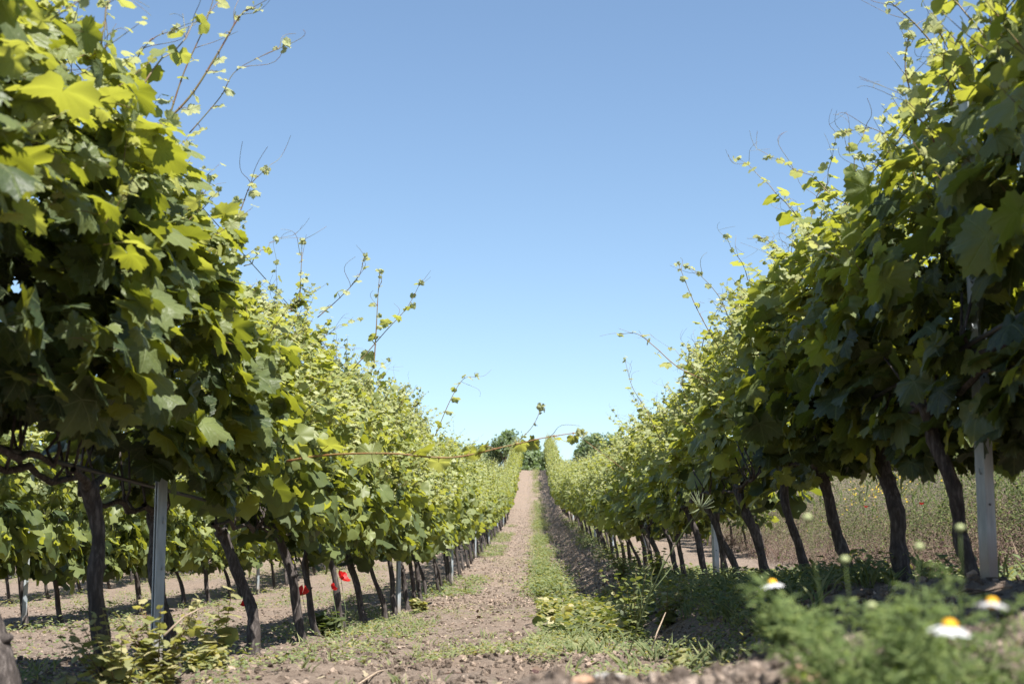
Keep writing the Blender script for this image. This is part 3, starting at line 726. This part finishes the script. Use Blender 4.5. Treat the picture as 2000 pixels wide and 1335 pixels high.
# strip of weeds along the middle of the alley
a = Acc()
yy = 15.5+97*r.random(5200)**1.6; xx = np.interp(yy, [15, 25, 60, 110], [.18, .22, .18, .12])+r.normal(size=len(yy))*np.interp(yy, [15, 30, 110], [.13, .17, .20])
kq = vnoise(xx*2.2, yy*.7, 8) > .50; xx, yy = xx[kq], yy[kq]
clumps(a, np.stack([xx, yy], -1), np.interp(yy, [15, 20, 40, 110], [.16, .22, .20, .22]), .05, r, BL, (.3, .85), 1.0, 9)
tag(obj('alley_weeds', a.mesh('alley_weeds', [M_weed])), kind='stuff')
# broad leaved weeds on the right of the alley near the camera
a = Acc()
clumps(a, region(420, .06, .75, 7.2, 14.5, r, 2.5, .4), .11, .030, r, WL, (.3, .95), 1.2, 12)
clumps(a, region(420, .0, .9, 4.2, 8.0, r, 3, .5), .05, .022, r, BL, (.4, 1.0), 1.3, 9)
clumps(a, region(240, -.5, .12, 3.9, 6.2, r, 3.2, .6), .040, .018, r, BL, (.5, 1.0), 1.2, 9)
# green under the left row
clumps(a, region(760, -1.75, -.62, 5.0, 16, r, 2.4, .5), .045, .022, r, BL, (.3, .95), 1.0, 9)
clumps(a, region(700, -1.5, -.75, 16, 60, r, 1, .4), .07, .05, r, BL, (.3, .8), 1.0, 8)
clumps(a, region(2600, -9, -1.8, 6, 30, r, 1.4, .48), .07, .034, r, BL, (.3, .9), 1.0, 8)
# under the right row
clumps(a, region(1700, .8, 2.0, 4.6, 15, r, 1.8, .3), .09, .034, r, BL, (.2, .9), 1.0, 10)
clumps(a, region(900, 1.0, 1.8, 14, 60, r, 1.2, .4), .13, .05, r, BL, (.15, .8), 1.0, 9)
clumps(a, region(170, -1.9, -.8, 3.2, 4.9, r, 3, .45), .07, .020, r, BL, (.4, .95), 1.2, 10)
# thin scattered seedlings on the bare track
clumps(a, region(900, -.85, .1, 5, 40, r, 1.5, .45), .02, .016, r, BL, (.5, 1.0), 1.0, 6)
tag(obj('ground_weeds', a.mesh('ground_weeds', [M_weed])), kind='stuff')
# upright grass blades among the broad leaves
a = Acc()
def tufts(a, xy, h, wdt, tint):
    k = 9; X_ = np.repeat(xy[:, 0], k)+r.normal(size=len(xy)*k)*.015; Y_ = np.repeat(xy[:, 1], k)+r.normal(size=len(xy)*k)*.015; m = len(X_)
    ang = r.random(m)*6.283; t = np.stack([np.cos(ang)*.6*r.random(m), np.sin(ang)*.6*r.random(m), np.ones(m)], -1)
    Rm = frames(np.stack([np.cos(ang), np.sin(ang)-.4, .3+0*ang], -1), t); H = h*(.4+.9*r.random(m)); Rm[:, :, 0] *= wdt/h
    a.inst(BL, Rm, np.stack([X_, Y_, ground(X_, Y_)-.005], -1), H, np.clip(tint[0]+(tint[1]-tint[0])*r.random(m), 0, 1))
tufts(a, region(60, .0, .9, 4.6, 9, r, 3, .4), .09, .010, (.4, 1)); tufts(a, region(36, -.6, .2, 4.0, 8, r, 3, .5), .05, .008, (.5, 1))
tufts(a, region(70, -1.9, -.7, 3.6, 14, r, 2, .4), .07, .010, (.4, 1)); tufts(a, region(160, .8, 1.9, 4.4, 14, r, 2, .3), .11, .013, (.3, .9))
tufts(a, region(26, -.1, .8, 1.5, 2.4, r, 6, .5), .025, .005, (.5, 1))
tag(obj('grass_tufts', a.mesh('grass_tufts', [M_weed])), kind='stuff')
# fallen leaves, bits of cane and straw
a = Acc()
def litter(n, x0, x1, y0, y1, s0, s1):
    xy = region(n, x0, x1, y0, y1, r, 2.5, .35); n = len(xy); a.inst(BL if s1 < .05 else LT['C'][0], frames(np.array([0, 0, 1.])+r.normal(size=(n, 3))*.35, r.normal(size=(n, 3))*[1, 1, .2]),
        np.stack([xy[:, 0], xy[:, 1], ground(xy[:, 0], xy[:, 1])+.006], -1), s0+(s1-s0)*r.random(n), np.clip(.3+.8*r.random(n), 0, 1))
litter(700, -2, 1.9, 3.6, 16, .012, .03); litter(1100, -.2, .9, 1.1, 2.3, .004, .012); litter(220, -2, 1.8, 4, 16, .02, .05)
for q in range(260):
    x = -1.9+3.8*r.random(); y = 3.6+9*r.random()**1.4; th = r.random()*3.14; L = .03+.09*r.random(); z = gz(x, y)+.008
    V, T = tube([(x, y, z), (x+L*.5*math.cos(th), y+L*.5*math.sin(th), z+.006), (x+L*math.cos(th), y+L*math.sin(th), gz(x+L*math.cos(th), y+L*math.sin(th))+.006)], .0022, 4); a.add(V, T, 0, .3+.7*r.random())
tag(obj('ground_litter', a.mesh('ground_litter', [M_dry])), kind='stuff')
# dry brown and green growth on the bank
def bank_pts(n, xmin, xmax, y0=8.0, y1=55):
    out = []; t = 0
    while t < n:
        y = y0+(y1-y0)*r.random(n)**1.3; x = y*(.10+.29*r.random(n)); k = (x > xmin) & (x < xmax); out.append(np.stack([x[k], y[k]], -1)); t += k.sum()
    return np.concatenate(out)[:n]
def stalks(acc, xy, h, wdt, tint, lean=.35):
    m = len(xy); ang = r.random(m)*6.283
    z = ground(xy[:, 0], xy[:, 1])-.02
    t = np.stack([np.cos(ang)*lean*r.random(m), np.sin(ang)*lean*r.random(m), np.ones(m)], -1)
    nr = np.stack([r.normal(size=m), r.normal(size=m)-.6, np.zeros(m)], -1)
    H = h*(.5+.8*r.random(m)); R = frames(nr, t)
    R[:, :, 0] *= wdt/H.mean()
    acc.inst(BL, R, np.stack([xy[:, 0], xy[:, 1], z], -1), H, np.clip(tint[0]+(tint[1]-tint[0])*r.random(m), 0, 1))
a = Acc()
stalks(a, bank_pts(1300, 3.5, 4.9), .26, .006, (0, .8), 1.6); stalks(a, bank_pts(300, 5.0, 14), .4, .006, (.3, 1), 1.0)
clumps(a, bank_pts(9500, 3.4, 4.9), .34, .018, r, BL, (0, .62), 2.2, 14, 0, 1.2)
tag(obj('dry_weeds', a.mesh('dry_weeds', [M_dry])), kind='stuff')
a = Acc()
stalks(a, bank_pts(1200, 4.7, 14), .45, .007, (0, 1), 1.2)
clumps(a, bank_pts(19000, 3.9, 14), .55, .028, r, BL, (0, 1), 2.4, 14, 0, 1.2)
clumps(a, bank_pts(260, 3.5, 5.2), .3, .05, r, BL, (.2, 1), 1.2, 9)
tag(obj('meadow_growth', a.mesh('meadow_growth', [M_grass])), kind='stuff')
M_yel = simple('yellow_petals', (.62, .42, .02), .6, transl=.3)
a = Acc(); c0 = P(1760, 940, 20); 
xy = np.stack([c0[0]+r.normal(size=260)*.45, c0[1]+r.normal(size=260)*1.2], -1)
z = ground(xy[:, 0], xy[:, 1])+.35+.3*r.random(260)
a.inst(LT['D'][0], frames(r.normal(size=(260, 3))*.5+[0, -.5, 1], r.normal(size=(260, 3))), np.stack([xy[:, 0], xy[:, 1], z], -1), .010+.010*r.random(260), r.random(260))
xy = bank_pts(60, 4.5, 12); a.inst(LT['D'][0], frames(r.normal(size=(60, 3))*.5+[0, -.5, 1], r.normal(size=(60, 3))), np.stack([xy[:, 0], xy[:, 1], ground(xy[:, 0], xy[:, 1])+.5], -1), .012+.01*r.random(60), r.random(60))
tag(obj('yellow_wildflowers', a.mesh('yellow_wildflowers', [M_yel])), kind='stuff')

# ------------------------------------------------------------------ single weed plants
def weed_plant(px, py, d, h, label, nst=9, leaf=.032, seed=0, spread=.5, tint=(.68, 1), group=None, name='weed_plant'):
    r = np.random.default_rng(seed); p = P(px, py, d); z = gz(p[0], p[1]); t = thing(name, label, 'weed', (p[0], p[1], z), group)
    st = Acc(); lf = Acc()
    for i in range(nst):
        ang = r.random()*6.28; L = h*(.6+.5*r.random()); dv = np.array([math.cos(ang)*spread*r.random(), math.sin(ang)*spread*r.random(), 1]); u = np.linspace(0, 1, 8)
        c = dv*L*u[:, None]/np.linalg.norm(dv)+np.array([math.cos(ang), math.sin(ang), -.25])*(.25*L*u[:, None]**2*r.random())
        V, T = tube(c, .0028*(1-.6*u), 5, False); st.add(V, T, 0, .5)
        m = 13; f = np.linspace(.12, 1, m); Q = np.array([[np.interp(q, u, c[:, k]) for k in range(3)] for q in f])
        sd = np.stack([np.cos(np.arange(m)*2.4+ang), np.sin(np.arange(m)*2.4+ang), .3+0*f], -1); s = leaf*(1.2-.6*f)*(.7+.6*r.random(m))
        lf.inst(WL, frames(np.array([0, 0, 1.])+sd*-.2+r.normal(size=(m, 3))*.3, sd), Q+sd*(s*.35)[:, None], s, np.clip(tint[0]+(tint[1]-tint[0])*r.random(m), 0, 1))
    obj('stem', st.mesh('stem', [M_stem]), t); obj('leaves', lf.mesh('leaves', [M_weed]), t); return t
weed_plant(240, 1270, 4.05, .26, 'leafy pale green weed growing left of the near channel post', 16, .030, 1, .9)
weed_plant(310, 1270, 4.25, .27, 'tall pale weed covering the foot of the near channel post', 13, .028, 2, .55)
weed_plant(130, 1290, 3.8, .13, 'low weed between the first trunk and the upright trunk', 7, .035, 3, 1.0)
weed_plant(60, 1300, 3.6, .09, 'small bluish weed at the foot of the gnarled edge trunk', 6, .035, 4, 1.2)
weed_plant(400, 1285, 4.6, .10, 'small sprawling weed right of the near channel post', 6, .035, 5, 1.2)
weed_plant(430, 1240, 5.3, .33, 'slender sapling weed with pale leaves behind the near channel post', 3, .05, 6, .5)
weed_plant(640, 1215, 9.0, .16, 'round dark green weed between two trunks beyond the poppies', 8, .05, 7, .9, (.1, .5))
weed_plant(820, 1195, 13.8, .15, 'bright weed beside the second left post', 8, .05, 8, .9)
weed_plant(1240, 1190, 7.5, .42, 'tall wispy weed rising out of the shadow of the right row', 8, .032, 9, .45, (.3, .8))
weed_plant(1300, 1180, 7.8, .34, 'bushy pale weed right of the tall wispy one', 9, .032, 10, .6, (.4, .9))
weed_plant(1280, 1110, 12.5, .40, 'grey green weed among the thin trunks of the right row', 9, .04, 11, .6, (.3, .8))
weed_plant(1220, 1100, 15.5, .45, 'weed at the shadow edge where the right row recedes', 9, .045, 12, .6, (.3, .8))
weed_plant(1070, 1185, 9.5, .10, 'low round leaved weed at the left edge of the green patch', 8, .05, 13, 1.2)
weed_plant(1380, 1275, 3.9, .07, 'low yellowish weed just behind the soil mound', 8, .03, 14, 1.4, (.6, 1))
weed_plant(1330, 1250, 4.6, .10, 'small upright weed behind the yellowish one', 6, .03, 15, .9, (.5, 1))
# grass stalk with a spiky seed head
p0 = P(1225, 1245, 5.2); z0 = gz(p0[0], p0[1]); g0 = thing('wild_salsify', 'thin stalk with a spiky star shaped head standing before the right row', 'wild plant', (p0[0], p0[1], z0))
st = Acc(); tgt = P(1368, 992, 5.0)-np.array([p0[0], p0[1], z0]); mid = P(1275, 1110, 5.1)-np.array([p0[0], p0[1], z0])
u = np.linspace(0, 1, 14)[:, None]; c = (1-u)**2*np.zeros(3)+2*u*(1-u)*mid+u*u*tgt
V, T = tube(c, .0028*(1-.35*u[:, 0]), 6); st.add(V, T)
for k in range(6):
    q = c[1+k]; e = q+np.array([rng.normal()*.06, rng.normal()*.05, .10+.05*rng.random()]); V, T = tube([q, (q+e)/2+[.01, 0, .01], e], [.0025, .002, .0005], 4); st.add(V, T)
obj('stem', st.mesh('stem', [M_weed]), g0)
hd = Acc()
for k in range(18):
    dv = norm(rng.normal(size=3)+[0, 0, .2]); V, T = tube([c[-1], c[-1]+dv*.03, c[-1]+dv*(.05+.02*rng.random())+[0, 0, .006]], [.002, .0016, .0004], 4); hd.add(V, T, 0, .9)
obj('seed_head', hd.mesh('seed_head', [simple('seed_head_pale', (.26, .30, .17), .6, transl=.3)]), g0)
# scattered dry twigs
M_twig = simple('dry_twig', (.38, .30, .22), .8, noise=(30, (.22, .16, .11)))
for k, (q1, q2, lab) in enumerate((((1265, 1240, 5.2), (1300, 1195, 5.3), 'pale bent twig at the foot of the spiky stalk'), ((320, 1240, 4.1), (395, 1185, 4.2), 'pale dry twig leaning right of the near channel post'),
                     ((400, 1325, 4.2), (460, 1300, 4.6), 'straw coloured stick lying on the soil at the bottom left'), ((700, 1322, 4.5), (770, 1300, 5.0), 'dry stick lying on the bare soil below the poppies'))):
    A_, B_ = P(*q1), P(*q2)
    if k > 1: A_[2] = gz(A_[0], A_[1])+.008; B_[2] = gz(B_[0], B_[1])+.008
    if k == 0: A_[2] = gz(A_[0], A_[1])
    a = Acc(); m_ = (A_+B_)/2+[0, 0, .012]; V, T = tube([A_-A_, m_-A_, B_-A_], [.003, .0028, .0016], 6); a.add(V, T)
    tag(obj('twig', a.mesh('twig', [M_twig]), None, tuple(A_)), lab, 'twig')

# ------------------------------------------------------------------ poppies
M_red = simple('poppy_red', (.55, .012, .012), .55, transl=.35); M_pstem = simple('poppy_stem', (.10, .13, .05), .6); M_black = simple('poppy_centre', (.015, .012, .02), .7)
def petal_mesh(seed, s):
    r = np.random.default_rng(seed); a = Acc()
    for k in range(4):
        th = k*math.pi/2+r.normal()*.15; nu, nv = 7, 6; V = []; w_ = 1.0 if k % 2 else .85
        for i in range(nu):
            for j in range(nv):
                uu = (i/(nu-1)-.5)*2; vv = j/(nv-1); rad_ = s*(vv**.8); wd = s*.95*w_*math.sin(min(vv*1.9, 1.57))*uu
                zz = s*(.75*vv**1.6)-s*.25*vv*(uu*uu)*-1+s*.08*math.sin(uu*9+seed)*vv + (.02*s if k % 2 else 0)
                V.append((rad_*math.cos(th)*(1-.15*uu*uu)-wd*math.sin(th), rad_*math.sin(th)*(1-.15*uu*uu)+wd*math.cos(th), zz))
        T = []
        for i in range(nu-1):
            for j in range(nv-1):
                p = i*nv+j; T += [(p, p+nv, p+nv+1), (p, p+nv+1, p+1)]
        a.add(V, T)
    return a.mesh('petals', [M_red])
def poppy(px, py, d, s, label, seed, base=None):
    hp = P(px, py, d); x, y = hp[0]+.02, hp[1]; z = gz(x, y); t = thing('poppy', label, 'poppy', (x, y, z), 'red poppies')
    top = hp-np.array([x, y, z]); a = Acc(); V, T = tube([(0, 0, 0), (.012, 0, top[2]*.5), tuple(top)], [.0022, .0018, .0015], 5); a.add(V, T); obj('stem', a.mesh('stem', [M_pstem]), t)
    po = obj('petals', petal_mesh(seed, s), t, tuple(top)); po.rotation_euler = (math.radians(35+10*(seed % 3)), .3*(seed % 2), seed)
    c_ = Acc(); V, T, U = RKs[0]; c_.add(V*s*.22+[0, 0, s*.22], T); obj('centre', c_.mesh('centre', [M_black]), po)
poppy(666, 1130, 8.2, .036, 'bright red poppy, the highest and largest of the four between the trunks', 1)
poppy(648, 1148, 8.4, .024, 'dark red poppy just below and left of the brightest one', 2)
poppy(590, 1160, 7.9, .034, 'crimson poppy beside the trunk, left of the other two at the centre', 3)
poppy(483, 1181, 7.2, .026, 'small red poppy, leftmost, half behind a dark leaning trunk', 4)
for k, (px, py, d) in enumerate(((1635, 950, 19), (1690, 945, 19), (1838, 955, 18), (1800, 985, 16), (1845, 950, 19), (1628, 965, 17))):
    hp = P(px, py, d); 
    t = thing('poppy', 'small faded red poppy on the weedy bank behind the right row', 'poppy', (hp[0], hp[1], gz(hp[0], hp[1])), 'poppies on the bank')
    a = Acc(); V, T = tube([(0, 0, 0), (0, 0, .5)], .003, 4); a.add(V, T); obj('stem', a.mesh('stem', [M_pstem]), t); obj('petals', petal_mesh(10+k, .024), t, (0, 0, .5))

# ------------------------------------------------------------------ daisies (chamomile) close to the lens
M_petal = simple('white_petal', (.62, .62, .62), .5, transl=.3); M_disc = simple('yellow_disc', (.75, .42, .01), .7, noise=(900, (.55, .25, .005)))
M_feather = leaf_material('feathery_leaf', [(0, (.035, .06, .016)), (.5, (.095, .140, .038)), (1, (.26, .30, .10))], (.10, .14, .045), False, transl=.35, rough=.5, tmul=(1.9, 2.0, .7))
M_bud = simple('pale_bud', (.30, .33, .15), .6)
def feathery(a, base, h, r):
    nst = 7
    for i in range(nst):
        ang = r.random()*6.28; k = .15+.45*r.random(); dv = np.array([math.cos(ang)*k, math.sin(ang)*k, 1]); L = h*(.5+.55*r.random()); u = np.linspace(0, 1, 7)[:, None]
        c = base+dv*L*u+np.array([math.cos(ang), math.sin(ang), 0])*.25*L*u**2
        V, T = tube(c, .0012, 4, False); a.add(V, T, 0, .5)
        m = 16; f = np.linspace(.1, 1, m); Q = np.array([[np.interp(q, u[:, 0], c[:, z]) for z in range(3)] for q in f])
        for q in range(m):      # each leaf a pinnate spray of threads
            a2 = r.random()*6.28; sd = np.array([math.cos(a2), math.sin(a2), .5]); LL = .030*(1.2-.5*f[q])
            nn = 12; v = np.linspace(.15, 1, nn); ps = Q[q]+sd*LL*v[:, None]
            sides = np.cross(sd, [0, 0, 1]); sgn = np.where(np.arange(nn) % 2 == 0, 1, -1)[:, None]
            tp = sides*sgn*.8+sd*.6+r.normal(size=(nn, 3))*.25
            a.inst(BLN, frames(np.tile([0, -.3, 1.], (nn, 1))+r.normal(size=(nn, 3))*.5, tp), ps, .011+.008*r.random(nn), np.clip(.5+.3*r.normal(size=nn), 0, 1))
            V, T = tube([Q[q], Q[q]+sd*LL], .0006, 3, False); a.add(V, T, 0, .6)
def flower(parent, loc, s, tilt, seed):
    r = np.random.default_rng(seed); a = Acc(); npet = 16
    for k in range(npet):
        th = k/npet*6.283+r.normal()*.05; L = s*(.92+.12*r.random()); dr = .30+.22*r.random()
        V = []
        for j, (f, w_) in enumerate(((.28, .05), (.5, .12), (.8, .14), (.96, .10), (1, .03))):
            for q in (-1, 0, 1): V.append((L*f, q*s*w_, -s*dr*(f-.28)**1.3 + (0.012*s if q == 0 else 0) + .003*s*(k % 2)))
        V = np.array(V); c_, s_ = math.cos(th), math.sin(th); V = V@np.array([[c_, s_, 0], [-s_, c_, 0], [0, 0, 1]])
        T = []
        for j in range(4):
            for q in range(2):
                p = j*3+q; T += [(p, p+3, p+4), (p, p+4, p+1)]
        a.add(V, T)
    o = obj('flower_head', a.mesh('flower_head', [M_petal]), parent, loc); o.rotation_euler = tilt
    d = Acc(); V, T, U = rock_tpl(99, 3); V = norm(V); V = V*(1+.03*r.normal(size=len(V)))[:, None]; V = V*np.array([.36, .36, .33])*s+[0, 0, s*.01]; d.add(V, T)
    obj('disc', d.mesh('disc', [M_disc]), o)
def daisy_plant(px, d, h, label, seed, flowers=(), buds=(), n=1):
    r = np.random.default_rng(seed); p = P(px, 1250, d); x, y = p[0], p[1]; z = gz(x, y); t = thing('daisy_plant', label, 'daisy plant', (x, y, z), 'daisy plants on the mound')
    a = Acc(); feathery(a, np.zeros(3), h, r); org = np.array([x, y, z])
    for (fx, fy, fd, s, tilt) in flowers:
        q = P(fx, fy, fd)-org; V, T = tube([(0, 0, 0), q*[.6, .6, .55], q-[0, 0, s*.08]], [.0013, .0011, .001], 5); a.add(V, T, 0, .6)
    for (bx, by, bd, s) in buds:
        q = P(bx, by, bd)-org; V, T = tube([(0, 0, 0), q*[.45, .6, .5], q*[.8, 1, .8], q], [.0006, .0006, .0005, .0005], 5); a.add(V, T, 0, .6)
    obj('foliage', a.mesh('foliage', [M_feather]), t)
    for k, (fx, fy, fd, s, tilt) in enumerate(flowers): flower(t, tuple(P(fx, fy, fd)-org), s, tilt, seed+k)
    for k, (bx, by, bd, s) in enumerate(buds):
        b = Acc(); V, T, U = rock_tpl(7, 2); b.add(norm(V)*s*[1, 1, .8], T); obj('bud', b.mesh('bud', [M_bud]), t, tuple(P(bx, by, bd)-org))
R_ = math.radians
daisy_plant(1850, 1.12, .085, 'daisy plant with the sharpest open flower, white petals round a yellow disc', 1, [(1855, 1222, 1.05, .0160, (R_(9), R_(3), .3))])
daisy_plant(1945, 1.15, .10, 'daisy plant near the right edge with an orange centred flower turned away', 2, [(1938, 1176, 1.15, .0135, (R_(-4), R_(6), 0))])
daisy_plant(1545, 1.72, .05, 'daisy plant farthest left, its lone flower before dark trunks', 3, [(1508, 1138, 1.72, .0155, (R_(5), R_(-8), 0))])
daisy_plant(1640, 1.35, .15, 'daisy plant with the highest pale bud, left of the others', 4, [], [(1577, 1010, 1.35, .0045)])
daisy_plant(1690, 1.3, .13, 'bushy daisy plant with a round bud over the bowed trunks', 5, [], [(1650, 1092, 1.3, .0045), (1702, 1182, 1.2, .0042)])
daisy_plant(1760, 1.3, .085, 'daisy plant in the middle with a cream bud before the thick trunk', 6, [], [(1795, 1067, 1.3, .0045)])
daisy_plant(1880, 1.35, .14, 'tall daisy plant with a green bud just left of the pale post', 7, [], [(1875, 1030, 1.35, .0045)])
daisy_plant(1990, 1.3, .11, 'feathery daisy plant cut by the right edge of the picture', 8)
daisy_plant(1660, 1.2, .05, 'low daisy plant at the left front of the clump', 9)
daisy_plant(1730, 1.15, .07, 'low feathery daisy plant below the white bud', 10)
daisy_plant(1800, 1.45, .10, 'feathery daisy plant behind the sharpest flower', 11)
daisy_plant(1930, 1.0, .05, 'small daisy plant in the lower right corner', 12)

# ------------------------------------------------------------------ trees and bushes on the hilltop
M_tbark = simple('tree_bark', (.10, .08, .06), .9, noise=(6, (.18, .15, .12)))
def tree(px, d, h, wdt, label, seed, name='hilltop_tree', cat='tree', group='trees on the hilltop', trunk_h=.3, nl=3000):
    r = np.random.default_rng(seed); p = P(px, 900, d); x, y = p[0], d; z = float(ground_base(x, y)); t = thing(name, label, cat, (x, y, z), group)
    tr = Acc(); cr = Acc(); u = np.linspace(0, 1, 7)[:, None]
    c = np.array([.1*wdt*r.normal(), 0, h*.75])*u; V, T = tube(c, h*.03*(1-.7*u[:, 0]), 8); tr.add(V, T)
    nb = 20; cen = []
    for i in range(nb):
        a_ = r.random()*6.28; q = c[int(r.integers(1, 6))]; e = np.array([math.cos(a_)*wdt*.42*r.random()**.5, math.sin(a_)*wdt*.4*r.random()**.5, h*(trunk_h+.12+(.84-trunk_h)*((i+.5)/nb))])
        e[:2] *= 1.15-.65*(e[2]/h)
        V, T = tube([q, (q+e)/2+[0, 0, .1], e], [h*.012, h*.008, h*.003], 5); tr.add(V, T); cen.append(e)
    cen = np.array(cen); k = r.integers(0, nb, nl); sub = cen[k]+norm(r.normal(size=(nl, 3)))*(wdt*(.17+.09*np.sin(k*2.3))[:, None])*(r.random(nl)**.4)[:, None]*[1, 1, .75]
    cr.inst(LT['D'][0], frames(r.normal(size=(nl, 3))+[0, 0, .6], r.normal(size=(nl, 3))), sub, .10+.09*r.random(nl), np.clip(.4+.3*np.sin(k*1.7)+.2*r.normal(size=nl), 0, 1))
    obj('trunk', tr.mesh('trunk', [M_tbark]), t); obj('crown', cr.mesh('crown', [M_tree]), t)
tree(985, 134, 5.1, 4.2, 'dark pointed tree on the hilltop, tallest left of the path', 1)
tree(935, 138, 4.2, 4.5, 'dark tree on the hilltop at the edge of the left row', 2)
tree(1035, 140, 4.6, 3.6, 'thin open crowned tree on the hilltop nearest the path', 3, nl=1500)
tree(1152, 132, 4.5, 3.6, 'dark tree right of the gap of sky on the hilltop', 4)
tree(1195, 136, 4.8, 5.0, 'broad dark tree on the hilltop behind the right row', 5)
tree(870, 142, 5.0, 5, 'tree mostly hidden by the leaves of the left row', 6)
for k, (px, lab) in enumerate(((1022, 'low bush at the left end of the path top'), (1046, 'low bush closing the top of the path'), (1072, 'low bush right of the path top'))):
    tree(px, 122+k, 2.0, 2.8, lab, 20+k, 'bush', 'bush', 'bushes closing the path on the hilltop', .0, 1700)
